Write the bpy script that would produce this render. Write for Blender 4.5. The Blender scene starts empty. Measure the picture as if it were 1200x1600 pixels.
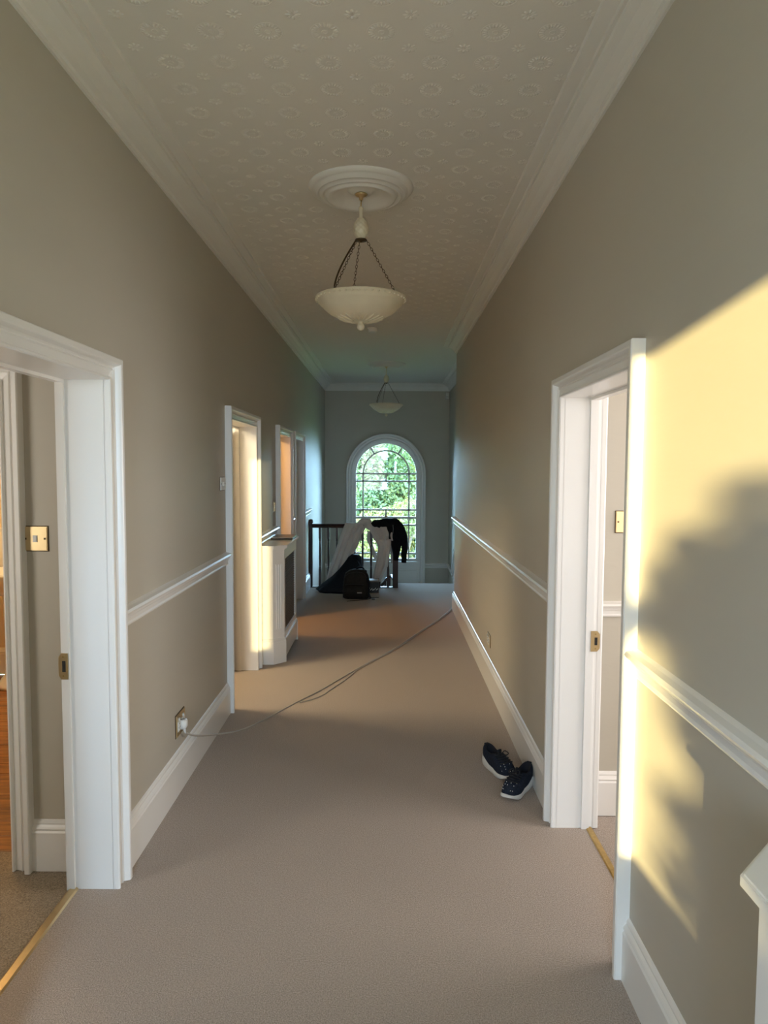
import bpy, bmesh, math, random
import numpy as np
from mathutils import Vector, Matrix, Euler

scene = bpy.context.scene
COL = scene.collection
R = math.radians

# ------------------------------------------------------------------ camera
def make_camera():
    f, vpx, vpy, roll = 1090.0, 604.5, 730.0, 0.0051
    pitch = math.atan((800 - vpy) / f); yaw = math.atan((vpx - 600) / f)
    fw = Vector((-math.sin(yaw) * math.cos(pitch), math.cos(yaw) * math.cos(pitch), -math.sin(pitch)))
    r = fw.cross(Vector((0, 0, 1))).normalized(); u = r.cross(fw)
    r2 = r * math.cos(roll) + u * math.sin(roll); u2 = u * math.cos(roll) - r * math.sin(roll)
    cd = bpy.data.cameras.new('camera'); cam = bpy.data.objects.new('camera', cd)
    m = Matrix((r2, u2, -fw)).transposed().to_4x4(); m.translation = (0, 0, 1.7)
    cam.matrix_world = m
    cd.sensor_fit = 'HORIZONTAL'; cd.sensor_width = 36.0; cd.lens = 36.0 * f / 1200.0
    cd.clip_start = 0.05; cd.clip_end = 300
    COL.objects.link(cam); scene.camera = cam
make_camera()

# ------------------------------------------------------------------ exposure, sky, sun, window light
vs = scene.view_settings
vs.view_transform = 'Standard'; vs.look = 'None'; vs.exposure = 0.55; vs.gamma = 1.0; vs.use_curve_mapping = False
scene.cycles.max_bounces = 10; scene.cycles.diffuse_bounces = 7; scene.cycles.glossy_bounces = 3
scene.cycles.transparent_max_bounces = 16; scene.cycles.sample_clamp_indirect = 6.0
scene.cycles.caustics_reflective = False; scene.cycles.caustics_refractive = False

SUN_DIR = Vector((0.30, 1.0, -0.087))          # travel direction: low evening sun from behind the camera
w = bpy.data.worlds.new('world'); scene.world = w; w.use_nodes = True
nt = w.node_tree; nt.nodes.clear()
bgn = nt.nodes.new('ShaderNodeBackground'); bgn.inputs['Color'].default_value = (0.44, 0.71, 1.0, 1); bgn.inputs['Strength'].default_value = 27.0
out = nt.nodes.new('ShaderNodeOutputWorld'); nt.links.new(bgn.outputs[0], out.inputs[0])     # even pale blue evening sky

def aim(o, d):
    o.rotation_euler = Vector(d).to_track_quat('-Z', 'Y').to_euler()

def light(name, kind, loc, d, energy, color, **kw):
    ld = bpy.data.lights.new(name, kind); ld.energy = energy; ld.color = color
    portal = kw.pop('portal', False)
    for k, v in kw.items(): setattr(ld, k, v)
    if portal: ld.cycles.is_portal = True
    o = bpy.data.objects.new(name, ld); o.location = loc; aim(o, d); COL.objects.link(o)
    return o

light('sun', 'SUN', (0, -8, 6), SUN_DIR, 14.0, (1.0, 0.80, 0.35), angle=R(0.6))
light('portal_stair_window', 'AREA', (-0.015, 12.42, 1.1), (0, -1, 0), 1, (1, 1, 1), shape='RECTANGLE', size=1.1, size_y=2.2, portal=True)
light('portal_rear_window', 'AREA', (-0.30, -2.3, 1.65), (0, 1, 0), 1, (1, 1, 1), shape='RECTANGLE', size=0.8, size_y=1.8, portal=True)
# daylight of the side rooms (their windows lie outside the picture)
light('rear_landing_fill', 'AREA', (-0.55, -2.1, 1.8), (0.1, 1, -0.12), 27, (0.98, 0.98, 0.97), shape='RECTANGLE', size=0.9, size_y=2.0)  # added fill light brightening the near hall from behind the camera
light('room_daylight_evening', 'AREA', (-2.28, 5.02, 2.35), (1, 0.05, -0.75), 60, (1.0, 0.82, 0.54), shape='RECTANGLE', size=0.5, size_y=0.7)
light('study_lamp_light', 'POINT', (-2.1, 7.0, 2.4), (1, 0, 0), 50, (1.0, 0.52, 0.18), shadow_soft_size=0.12)
light('bedroom_daylight', 'AREA', (2.0, 1.0, 1.7), (-0.45, 1, -0.1), 13, (1.0, 0.90, 0.85), shape='RECTANGLE', size=1.4, size_y=1.6)
light('bedroom_window_daylight', 'AREA', (2.8, 2.55, 1.6), (-1, 0.05, -0.05), 34, (1.0, 0.94, 0.90), shape='RECTANGLE', size=1.2, size_y=1.5)
light('bathroom_lamp_light', 'POINT', (-2.75, 4.2, 2.3), (0, 0, -1), 26, (1.0, 0.72, 0.38), shadow_soft_size=0.1)
light('lobby_daylight', 'AREA', (-2.5, 1.6, 1.6), (1, 0.5, -0.1), 12, (1.0, 0.93, 0.82), shape='RECTANGLE', size=0.8, size_y=1.4)
# added spot lamp standing in for mirrored sun: narrow beam along the left wall
light('slit_beam_spot', 'SPOT', (0.81, -5.2, 1.995), (-0.51, 3.0, -0.285), 6000, (1.0, 0.80, 0.38), spot_size=R(8.6), spot_blend=0.1, shadow_soft_size=0.012)

# ------------------------------------------------------------------ materials
MATS = {}
def mat(name, col, rough=0.5, metal=0.0, var=0.0, vscale=6.0, bump=0.0, bscale=60.0, bdist=0.002, col2=None, stretch=None, spec=0.5, coat=0.0, sheen=0.0):
    m = bpy.data.materials.new(name); m.use_nodes = True
    nt = m.node_tree; b = nt.nodes['Principled BSDF']
    b.inputs['Base Color'].default_value = (*col, 1); b.inputs['Roughness'].default_value = rough
    b.inputs['Metallic'].default_value = metal; b.inputs['Specular IOR Level'].default_value = spec
    b.inputs['Coat Weight'].default_value = coat; b.inputs['Sheen Weight'].default_value = sheen
    tc = nt.nodes.new('ShaderNodeTexCoord'); mp = nt.nodes.new('ShaderNodeMapping')
    nt.links.new(tc.outputs['Object'], mp.inputs[0])
    if stretch: mp.inputs['Scale'].default_value = stretch
    if var > 0 or col2:
        n = nt.nodes.new('ShaderNodeTexNoise'); n.inputs['Scale'].default_value = vscale; n.inputs['Detail'].default_value = 4
        nt.links.new(mp.outputs[0], n.inputs[0])
        rp = nt.nodes.new('ShaderNodeValToRGB'); rp.color_ramp.elements[0].position = 0.3; rp.color_ramp.elements[1].position = 0.7
        c2 = col2 or tuple(min(1, c * (1 + var)) for c in col)
        c1 = col if col2 else tuple(c * (1 - var) for c in col)
        rp.color_ramp.elements[0].color = (*c1, 1); rp.color_ramp.elements[1].color = (*c2, 1)
        nt.links.new(n.outputs['Fac'], rp.inputs[0]); nt.links.new(rp.outputs[0], b.inputs['Base Color'])
    if bump > 0:
        n2 = nt.nodes.new('ShaderNodeTexNoise'); n2.inputs['Scale'].default_value = bscale; n2.inputs['Detail'].default_value = 3
        nt.links.new(mp.outputs[0], n2.inputs[0])
        bp = nt.nodes.new('ShaderNodeBump'); bp.inputs['Strength'].default_value = bump; bp.inputs['Distance'].default_value = bdist
        nt.links.new(n2.outputs['Fac'], bp.inputs['Height']); nt.links.new(bp.outputs[0], b.inputs['Normal'])
    MATS[name] = m
    return m

M_WALL = mat('stone_paint', (0.507, 0.472, 0.402), 0.5, var=0.015, vscale=2.0, bump=0.25, bscale=9, bdist=0.004, stretch=(1, 0.5, 3))
M_TRIM = mat('white_gloss_paint', (0.80, 0.785, 0.76), 0.28, bump=0.06, bscale=22, bdist=0.002)
M_CEIL = mat('white_ceiling_paint', (0.75, 0.72, 0.665), 0.75, bump=0.12, bscale=70, bdist=0.002)
M_PLASTER = mat('plaster_white', (0.77, 0.745, 0.70), 0.6)
M_CARPET = mat('beige_carpet', (0.27, 0.22, 0.182), 0.95, col2=(0.52, 0.435, 0.372), vscale=210, bump=0.9, bscale=240, bdist=0.006, spec=0.1, sheen=0.1)
M_CARPET2 = mat('tan_carpet', (0.20, 0.16, 0.115), 0.95, col2=(0.44, 0.36, 0.27), vscale=210, bump=0.9, bscale=240, bdist=0.006, spec=0.1)
M_BRASS = mat('polished_brass', (0.74, 0.57, 0.32), 0.33, metal=1.0, var=0.06, vscale=20)
M_BRASSD = mat('worn_brass', (0.55, 0.38, 0.15), 0.4, metal=1.0, var=0.15, vscale=40)
M_BRONZE = mat('dark_bronze', (0.10, 0.07, 0.04), 0.45, metal=0.8, var=0.1)
M_DARK = mat('dark_slot', (0.012, 0.01, 0.008), 0.6, var=0.1)
M_PLAST = mat('white_plastic', (0.78, 0.77, 0.73), 0.35, var=0.01)
M_ALAB = mat('alabaster_glass', (0.74, 0.66, 0.49), 0.35, var=0.04, vscale=12, bump=0.05, bscale=40)
M_MAHOG = mat('dark_mahogany', (0.030, 0.010, 0.007), 0.3, var=0.3, vscale=18, stretch=(1, 1, 0.15))
M_GRILLE = mat('brown_grille', (0.10, 0.062, 0.025), 0.55, metal=0.3, var=0.15, vscale=60)
M_CORD = mat('grey_cable', (0.40, 0.35, 0.29), 0.5, var=0.05)
M_DOOR = mat('cream_door_paint', (0.78, 0.74, 0.68), 0.35, bump=0.05, bscale=20)
M_SHEET = mat('white_cotton', (0.62, 0.58, 0.54), 0.9, var=0.05, vscale=8, bump=0.3, bscale=35, bdist=0.01, sheen=0.2)
M_BLACK = mat('black_fleece', (0.008, 0.008, 0.009), 0.95, var=0.3, vscale=30, bump=0.3, bscale=60, spec=0.15)
M_NAVY = mat('navy_nylon', (0.0025, 0.0035, 0.006), 0.7, var=0.3, vscale=14, bump=0.4, bscale=25, bdist=0.01, spec=0.25)
M_PACK = mat('dark_brown_canvas', (0.018, 0.015, 0.011), 0.8, var=0.2, vscale=30, bump=0.3, bscale=50, spec=0.2)
M_GREYD = mat('grey_lettering', (0.20, 0.20, 0.19), 0.6, var=0.1)
M_SHOE = mat('navy_knit', (0.012, 0.017, 0.03), 0.85, var=0.4, vscale=120, bump=0.5, bscale=250, bdist=0.002, spec=0.2)
M_SHOEIN = mat('black_lining', (0.006, 0.007, 0.012), 0.95, var=0.2)
M_SOLE = mat('white_foam_sole', (0.62, 0.61, 0.58), 0.6, var=0.06, vscale=30)
M_LACE = mat('black_lace', (0.008, 0.009, 0.013), 0.8, var=0.2)
M_CERAM = mat('white_ceramic', (0.80, 0.77, 0.70), 0.1, var=0.01)
M_TILEW = mat('warm_tile', (0.72, 0.60, 0.42), 0.3, var=0.05, vscale=3)
M_BARK = mat('bark', (0.10, 0.07, 0.045), 0.9, var=0.3, vscale=9, bump=0.5, bscale=20, bdist=0.02)
M_LAWN = mat('lawn_green', (0.10, 0.16, 0.04), 0.95, var=0.3, vscale=0.8, bump=0.4, bscale=8)
M_GLOSSB = mat('black_gloss', (0.01, 0.01, 0.012), 0.15, var=0.1)
M_BOXP = mat('black_white_print', (0.01, 0.01, 0.011), 0.5, col2=(0.012, 0.012, 0.012))

def leaf_mat(name, a, b):
    m = mat(name, a, 0.6, col2=b, vscale=1.3, spec=0.3)
    nt = m.node_tree; bs = nt.nodes['Principled BSDF']; o = nt.nodes['Material Output']
    tr = nt.nodes.new('ShaderNodeBsdfTranslucent'); tr.inputs[0].default_value = (b[0] * 1.2, b[1] * 1.2, b[2] * 0.8, 1)
    mx = nt.nodes.new('ShaderNodeMixShader'); mx.inputs[0].default_value = 0.3
    nt.links.new(bs.outputs[0], mx.inputs[1]); nt.links.new(tr.outputs[0], mx.inputs[2]); nt.links.new(mx.outputs[0], o.inputs[0])
    return m
M_LEAF1 = leaf_mat('leaf_fresh_green', (0.070, 0.105, 0.030), (0.115, 0.150, 0.055))
M_LEAF2 = leaf_mat('leaf_mid_green', (0.040, 0.080, 0.030), (0.080, 0.120, 0.048))
M_LEAF3 = leaf_mat('leaf_yellow_green', (0.095, 0.110, 0.035), (0.150, 0.155, 0.060))

def glass_mat():
    m = bpy.data.materials.new('window_glass'); m.use_nodes = True; nt = m.node_tree; nt.nodes.clear()
    o = nt.nodes.new('ShaderNodeOutputMaterial'); mx = nt.nodes.new('ShaderNodeMixShader')
    fr = nt.nodes.new('ShaderNodeFresnel'); fr.inputs[0].default_value = 1.45
    t = nt.nodes.new('ShaderNodeBsdfTransparent'); t.inputs[0].default_value = (0.95, 0.97, 0.97, 1)
    g = nt.nodes.new('ShaderNodeBsdfGlossy'); g.inputs['Roughness'].default_value = 0.02
    nt.links.new(fr.outputs[0], mx.inputs[0]); nt.links.new(t.outputs[0], mx.inputs[1]); nt.links.new(g.outputs[0], mx.inputs[2])
    nt.links.new(mx.outputs[0], o.inputs[0]); return m
M_GLASS = glass_mat()

def wood_mat():
    m = bpy.data.materials.new('oak_boards'); m.use_nodes = True; nt = m.node_tree; b = nt.nodes['Principled BSDF']
    tc = nt.nodes.new('ShaderNodeTexCoord'); mp = nt.nodes.new('ShaderNodeMapping'); mp.inputs['Scale'].default_value = (2.0, 22, 22)
    oi = nt.nodes.new('ShaderNodeObjectInfo'); ad = nt.nodes.new('ShaderNodeVectorMath')
    nt.links.new(tc.outputs['Object'], ad.inputs[0]); nt.links.new(oi.outputs['Random'], ad.inputs[1]); nt.links.new(ad.outputs[0], mp.inputs[0])
    n = nt.nodes.new('ShaderNodeTexNoise'); n.inputs['Scale'].default_value = 2.2; n.inputs['Detail'].default_value = 6
    rp = nt.nodes.new('ShaderNodeValToRGB'); rp.color_ramp.elements[0].color = (0.11, 0.038, 0.011, 1); rp.color_ramp.elements[1].color = (0.36, 0.155, 0.045, 1)
    rp.color_ramp.elements[0].position = 0.3; rp.color_ramp.elements[1].position = 0.65
    nt.links.new(mp.outputs[0], n.inputs[0]); nt.links.new(n.outputs[0], rp.inputs[0]); nt.links.new(rp.outputs[0], b.inputs['Base Color'])
    b.inputs['Roughness'].default_value = 0.35
    return m
M_WOOD = wood_mat()

# ------------------------------------------------------------------ mesh helpers
class MB:
    def __init__(s): s.v = []; s.f = []; s.sm = []
    def add(s, vs, fs, smooth=False):
        o = len(s.v); s.v += [tuple(p) for p in vs]; s.f += [tuple(i + o for i in f) for f in fs]; s.sm += [smooth] * len(fs)
        return s
    def box(s, a, b):
        x0, y0, z0 = a; x1, y1, z1 = b
        return s.add([(x0,y0,z0),(x1,y0,z0),(x1,y1,z0),(x0,y1,z0),(x0,y0,z1),(x1,y0,z1),(x1,y1,z1),(x0,y1,z1)],
                     [(0,3,2,1),(4,5,6,7),(0,1,5,4),(1,2,6,5),(2,3,7,6),(3,0,4,7)])
    def bbox(s, a, b, bv=0.004):
        # chamfered box
        x0, y0, z0 = a; x1, y1, z1 = b
        bm = bmesh.new(); bmesh.ops.create_cube(bm, size=1)
        for v in bm.verts: v.co = Vector(((x0+x1)/2 + v.co.x*(x1-x0), (y0+y1)/2 + v.co.y*(y1-y0), (z0+z1)/2 + v.co.z*(z1-z0)))
        bmesh.ops.bevel(bm, geom=bm.edges[:], offset=min(bv, .45*min(abs(x1-x0), abs(y1-y0), abs(z1-z0))), segments=2, affect='EDGES', profile=0.5)
        bm.verts.index_update(); s.add([v.co[:] for v in bm.verts], [[v.index for v in f.verts] for f in bm.faces]); bm.free(); return s
    def prism(s, poly, h0, h1, mp=lambda p, q, h: (p, q, h)):
        n = len(poly); vs = [mp(p, q, h0) for p, q in poly] + [mp(p, q, h1) for p, q in poly]
        fs = [tuple(range(n))[::-1], tuple(range(n, 2*n))] + [(i, (i+1) % n, n + (i+1) % n, n + i) for i in range(n)]
        return s.add(vs, fs)
    def sweep(s, path, prof, mp, closed=False, smooth=False):
        # path in (p, q), profile (u to the left of the path, v along the third axis)
        n = len(path); k = len(prof); vs = []
        for i in range(n):
            P = Vector(path[i]); d0 = d1 = None
            if i > 0 or closed: d0 = (P - Vector(path[i-1])).normalized()
            if i < n-1 or closed: d1 = (Vector(path[(i+1) % n]) - P).normalized()
            d0 = d0 or d1; d1 = d1 or d0
            n0 = Vector((-d0.y, d0.x)); n1 = Vector((-d1.y, d1.x)); m = (n0 + n1)
            m = m / max(1e-6, m.length); m = m / max(0.2, m.dot(n0))
            for u, v in prof: vs.append(mp(P.x + m.x*u, P.y + m.y*u, v))
        fs = []
        for i in range(n if closed else n-1):
            a = i*k; b = ((i+1) % n)*k
            for j in range(k): fs.append((a+j, a+(j+1) % k, b+(j+1) % k, b+j))
        if not closed: fs += [tuple(range(k))[::-1], tuple(range((n-1)*k, n*k))]
        return s.add(vs, fs, smooth)
    def lathe(s, prof, c=(0, 0, 0), n=32, smooth=True, wob=None):
        vs = []; fs = []; k = len(prof)
        for i in range(n):
            a = 2*math.pi*i/n
            for j, (r, z) in enumerate(prof):
                rr = r*(1 + (wob(a, j) if wob else 0)); vs.append((c[0]+rr*math.cos(a), c[1]+rr*math.sin(a), c[2]+z))
        for i in range(n):
            for j in range(k-1):
                a = i*k+j; b = ((i+1) % n)*k+j; fs.append((a, b, b+1, a+1))
        return s.add(vs, fs, smooth)
    def tube(s, pts, rad, n=8, smooth=True, caps=True, flat=1.0):
        pts = [Vector(p) for p in pts]; m = len(pts); vs = []; fs = []
        rads = rad if isinstance(rad, (list, tuple)) else [rad]*m
        up = Vector((0, 0, 1))
        for i in range(m):
            t = (pts[min(i+1, m-1)] - pts[max(i-1, 0)]).normalized()
            a = t.cross(up)
            if a.length < 1e-3: a = t.cross(Vector((0, 1, 0)))
            a.normalize(); b = a.cross(t).normalized()
            for j in range(n):
                th = 2*math.pi*j/n; vs.append(pts[i] + a*math.cos(th)*rads[i] + b*math.sin(th)*rads[i]*flat)
        for i in range(m-1):
            for j in range(n): fs.append((i*n+j, i*n+(j+1) % n, (i+1)*n+(j+1) % n, (i+1)*n+j))
        if caps: fs += [tuple(range(n))[::-1], tuple(range((m-1)*n, m*n))]
        return s.add(vs, fs, smooth)
    def loft(s, rings, smooth=True, cap0=True, cap1=True):
        k = len(rings[0]); vs = [p for r in rings for p in r]; fs = []
        for i in range(len(rings)-1):
            for j in range(k): fs.append((i*k+j, i*k+(j+1) % k, (i+1)*k+(j+1) % k, (i+1)*k+j))
        if cap0: fs.append(tuple(range(k))[::-1])
        if cap1: fs.append(tuple(range((len(rings)-1)*k, len(rings)*k)))
        return s.add(vs, fs, smooth)

WL = {}
def wloc(o): return WL.get(o.name, Vector((0, 0, 0))) if o else Vector((0, 0, 0))
def obj(name, mb, m, parent=None, recalc=True):
    me = bpy.data.meshes.new(name); off = wloc(parent)
    me.from_pydata([(x-off.x, y-off.y, z-off.z) for x, y, z in mb.v], [], mb.f)
    me.polygons.foreach_set('use_smooth', mb.sm)
    if recalc:
        bm = bmesh.new(); bm.from_mesh(me); bmesh.ops.recalc_face_normals(bm, faces=bm.faces[:]); bm.to_mesh(me); bm.free()
    me.materials.append(m); me.update()
    o = bpy.data.objects.new(name, me); COL.objects.link(o)
    if parent: o.parent = parent
    WL[o.name] = off.copy()
    return o
def tag(o, label=None, cat=None, group=None, kind=None):
    if label: o['label'] = label
    if cat: o['category'] = cat
    if group: o['group'] = group
    if kind: o['kind'] = kind
    return o
def thing(name, loc, label, cat=None, group=None, kind=None):
    o = bpy.data.objects.new(name, None); o.location = loc; COL.objects.link(o); WL[o.name] = Vector(loc)
    o.empty_display_size = 0.1
    return tag(o, label, cat, group, kind)
def copy_tree(o, parent=None):
    c = o.copy(); COL.objects.link(c); c.parent = parent
    for ch in list(o.children): copy_tree(ch, c)
    return c
def S(name, mb, m, label): return tag(obj(name, mb, m), label, kind='structure')

# ------------------------------------------------------------------ the room
XL, XR, ZC, YB, XS, YJ = -1.092, 0.81, 3.15, 12.3, 1.09, 8.3   # walls, ceiling, window wall, stair wall, jog
YR = -2.2; XLo, XRo = -1.26, 0.98; YF = 9.86
DOORS_L = [(1.79, 2.70, 2.03), (4.80, 5.73, 2.02), (6.93, 7.74, 2.02), (8.10, 8.90, 2.02)]
DOOR_R = (2.31, 3.205, 2.02)
JT = 0.025

def wall_x(name, x0, x1, y0, y1, doors, label):
    mb = MB(); y = y0; zb = -2.8
    for a, b, h in doors:
        mb.box((x0, y, 0 if y < 8 else 0), (x1, a-JT, ZC+.05)); mb.box((x0, a-JT, h+JT), (x1, b+JT, ZC+.05)); y = b+JT
    mb.box((x0, y, zb if y1 > YF else 0), (x1, y1, ZC+.05))
    return S(name, mb, M_WALL, label)
wall_x('wall_left', XLo, XL, YR, YB+.2, DOORS_L, 'stone painted left wall of the hallway with its doorways')
wall_x('wall_right', XR, XRo, YR, YJ, [DOOR_R], 'stone painted right wall of the hallway, sunlit near the camera')
mb = MB().box((XS, YJ-.1, -2.8), (XS+.15, YB+.2, ZC+.05)).box((XRo, YJ-.17, -2.8), (XS+.02, YJ, ZC+.05))
S('wall_stair', mb, M_WALL, 'stone painted wall on the right of the stairs')
# window wall with an arched opening
WCX, WZ, WR = -0.017, 1.585, 0.60
def arch(r, n=28, a0=0, a1=math.pi): return [(WCX + r*math.cos(a0+(a1-a0)*i/n), WZ + r*math.sin(a0+(a1-a0)*i/n)) for i in range(n+1)]
mb = MB(); mpY = lambda p, q, v: (p, YB+v, q)
mb.box((XLo, YB, -2.8), (WCX-WR, YB+.3, ZC+.05)); mb.box((WCX+WR, YB, -2.8), (XS+.15, YB+.3, ZC+.05)); mb.box((WCX-WR, YB, -2.8), (WCX+WR, YB+.3, -.04))
ar = arch(WR)
for i in range(len(ar)-1):
    (p0, q0), (p1, q1) = ar[i], ar[i+1]
    mb.prism([(p0, q0), (p1, q1), (p1, ZC+.05), (p0, ZC+.05)], 0, .3, mpY)
S('wall_back', mb, M_WALL, 'grey looking end wall around the arched window')
# rear wall behind the camera with a tall window
RW = (-0.625, 0.05, 0.80, 2.47)
SL = (.281, .362, 1.492, 1.936)      # unseen slit added to shape the spot beam
mb = MB().box((XLo, YR-.25, 0), (RW[0], YR, ZC+.05)).box((RW[0], YR-.25, 0), (RW[1], YR, RW[2])).box((RW[0], YR-.25, RW[3]), (RW[1], YR, ZC+.05))
mb.box((RW[1], YR-.25, 0), (SL[0], YR, ZC+.05)).box((SL[0], YR-.25, 0), (SL[1], YR, SL[2])).box((SL[0], YR-.25, SL[3]), (SL[1], YR, ZC+.05)).box((SL[1], YR-.25, 0), (XRo, YR, ZC+.05))
S('wall_front', mb, M_WALL, 'stone painted wall behind the camera')
# floors
mb = MB().box((-1.255, YR, -.06), (.965, 8.3, 0)).box((-1.255, 8.3, -.06), (XL, 8.95, 0)).box((XL, 8.3, -.06), (XS, YF, 0)).box((.16, YF, -.06), (XS, 10.17, 0)).box((XL, YF-.03, -.3), (.16, YF, -.001)).box((.13, 10.14, -.25), (XS, 10.17, -.001))
floor = S('floor', mb, M_CARPET, 'beige cut pile carpet running the length of the hallway')
mb = MB().box((-2.6, .6, -.06), (-1.255, 2.97, -.002))
S('floor_lobby', mb, M_CARPET2, 'tan carpet of the small lobby behind the left doorway')
mb = MB().box((.965, .4, -.06), (3.0, 3.6, -.004)); S('floor_bedroom', mb, M_CARPET, 'beige carpet of the bedroom behind the right doorway')
mb = MB().box((-2.35, 4.45, -.06), (-1.255, 6.3, -.004)).box((-2.6, 6.4, -.06), (-1.255, 9.3, -.004)); S('floor_rooms', mb, M_CARPET2, 'tan carpet of the warmly lit left side rooms')
fb = thing('floor_bathroom', (-3.6, 2.97, 0), 'orange brown wooden board floor of the bathroom beyond the lobby', kind='structure')
yy = 2.972
for i in range(20):
    mb = MB().bbox((-3.6, yy, -.03), (-1.27, yy+.128, -.002), .003); obj('plank', mb, M_WOOD, fb); yy += .13
# ceiling
mb = MB().box((XLo, YR, ZC), (XS+.15, YB+.2, ZC+.05))
ceil = S('ceiling', mb, M_CEIL, 'white ceiling covered with embossed rosette paper')

# embossed motifs of the ceiling paper
def petal_ring(r0, r1, n, wid, h):
    mb = MB()
    for i in range(n):
        a = 2*math.pi*i/n; c, s_ = math.cos(a), math.sin(a)
        def pt(r, t, z): return (r*c - t*s_, r*s_ + t*c, z)
        mb.add([pt(r0, -wid*.35, 0), pt(r0, wid*.35, 0), pt((r0+r1)/2, wid*.5, 0), pt(r1, wid*.3, 0), pt(r1, -wid*.3, 0), pt((r0+r1)/2, -wid*.5, 0),
                pt(r0+.003, 0, -h*.7), pt((r0+r1)/2, 0, -h), pt(r1-.003, 0, -h*.7)],
               [(0,1,6),(1,2,7,6),(2,3,8,7),(3,4,8),(4,5,7,8),(5,0,6,7)], True)
    return mb
def motif_mesh(name, mb):
    me = bpy.data.meshes.new(name); me.from_pydata(mb.v, [], mb.f); me.polygons.foreach_set('use_smooth', mb.sm)
    me.materials.append(M_CEIL); me.update(); return me
mb = petal_ring(.026, .045, 20, .0080, .0036)
mb.lathe([(.047, 0), (.0485, -.0010), (.0505, 0)], n=28); mb.lathe([(.008, 0), (.010, -.0015), (.012, 0)], n=14)
ME_BIG = motif_mesh('rosette', mb)
mb = petal_ring(.006, .026, 8, .011, .0034); ME_SMALL = motif_mesh('floret', mb)
x0m, ymo, px, py = -0.786, 2.428, 0.190, 0.1795
k_big = k_sm = 0
far = MB()
def stamp(me, x, y):
    global far
    vs = [(v.co.x+x, v.co.y+y, v.co.z+ZC) for v in me.vertices]; far.add(vs, [tuple(p.vertices) for p in me.polygons], True)
for r in range(-1, 27):
    for c in range(-1, 9):
        x, y = x0m + c*px, ymo + r*py
        for me, nm, X, Y in ((ME_BIG, 'rosette', x, y), (ME_SMALL, 'floret', x+px/2, y+py/2)):
            if X < XL+.17 or X > XR-.17: continue
            if (X+.14)**2 + (Y-3.73)**2 < .30**2: continue
            if r < 15:
                o = bpy.data.objects.new(nm, me); o.location = (X, Y, ZC); COL.objects.link(o); o.parent = ceil
            else: stamp(me, X, Y)
o = obj('far_rosettes', far, M_CEIL, ceil); o['kind'] = 'stuff'
# ------------------------------------------------------------------ cornice, dado, baseboards
# profile: u from the wall inwards, z below the ceiling
CORN = [(0, ZC-.122), (.010, ZC-.122), (.012, ZC-.108), (.022, ZC-.104), (.03, ZC-.08), (.052, ZC-.05), (.078, ZC-.036), (.082, ZC-.026), (.094, ZC-.026), (.098, ZC-.014), (.145, ZC-.010), (.152, ZC+.001), (0, ZC+.001)]
mpZ = lambda p, q, v: (p, q, v)
path = [(XL, YR), (XR, YR), (XR, YJ), (XS, YJ), (XS, YB), (XL, YB)]
S('trim_cornice', MB().sweep(path, CORN, mpZ, closed=True), M_PLASTER, 'white plaster cornice running around the hallway ceiling')
BASE = [(0, 0), (.022, 0), (.022, .165), (.017, .172), (.017, .176), (.021, .181), (.017, .188), (.010, .196), (.010, .203), (.006, .212), (0, .216)]
DADO = [(0, 0), (.012, 0), (.016, .008), (.012, .016), (.014, .034), (.02, .042), (.022, .052), (.036, .058), (.042, .068), (.036, .078), (.016, .082), (0, .088)]
ZD = 1.033
def run(name, prof, z, pieces, label):
    mb = MB()
    for pts in pieces: mb.sweep(pts, [(u, v+z) for u, v in prof], mpZ)
    return S(name, mb, M_TRIM, label)
CW = 0.088
# path direction chosen so that "left of the path" points into the room
L = lambda a, b: [(XL, b), (XL, a)]
Rr = lambda a, b: [(XR, a), (XR, b)]
dl = DOORS_L
run('baseboard_left', BASE, 0, [L(YR, dl[0][0]-CW), L(dl[0][1]+CW, dl[1][0]-CW), L(dl[1][1]+CW, dl[2][0]-CW), L(dl[2][1]+CW, dl[3][0]-CW), L(dl[3][1]+CW, YF-.04)], 'tall white moulded baseboard along the left wall')
run('baseboard_right', BASE, 0, [[(XR, YR), (XR, DOOR_R[0]-CW)], [(XR, DOOR_R[1]+CW), (XR, YJ), (XS, YJ)], [(XS, YJ), (XS, 10.1)]], 'tall white moulded baseboard along the right wall')
run('trim_dado_left', DADO, ZD, [L(YR, dl[0][0]-CW), L(dl[0][1]+CW, dl[1][0]-CW), L(dl[1][1]+CW, dl[2][0]-CW), L(dl[2][1]+CW, dl[3][0]-CW), L(dl[3][1]+CW, YF)], 'white dado rail along the left wall')
run('trim_dado_right', DADO, ZD, [[(XR, YR), (XR, DOOR_R[0]-CW)], [(XR, DOOR_R[1]+CW), (XR, YJ), (XS, YJ)], [(XS, YJ), (XS, 9.9)]], 'white dado rail along the right wall')
# stair dado: slopes down the right stair wall, then level on the window wall at landing height
ZL = -1.116
mb = MB(); mpS = lambda p, q, v: (XS - v, p, q)
pr = [(z_, u) for u, z_ in DADO]
mb.sweep([(9.9, ZD), (11.35, ZD+ZL), (YB, ZD+ZL)], pr, mpS)
mb.sweep([(XS, YB), (WCX+.70, YB)], [(u, v+ZD+ZL) for u, v in DADO], mpZ); mb.sweep([(WCX-.70, YB), (XL, YB)], [(u, v+ZD+ZL) for u, v in DADO], mpZ)
S('trim_dado_stair', mb, M_TRIM, 'white dado rail sloping down beside the stairs and along the window wall')
mb = MB(); mb.sweep([(XS, YB), (WCX+.70, YB)], [(u, v+ZL) for u, v in BASE], mpZ); mb.sweep([(WCX-.70, YB), (XL, YB)], [(u, v+ZL) for u, v in BASE], mpZ)
S('baseboard_back', mb, M_TRIM, 'white baseboard under the window wall at landing level')

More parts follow.
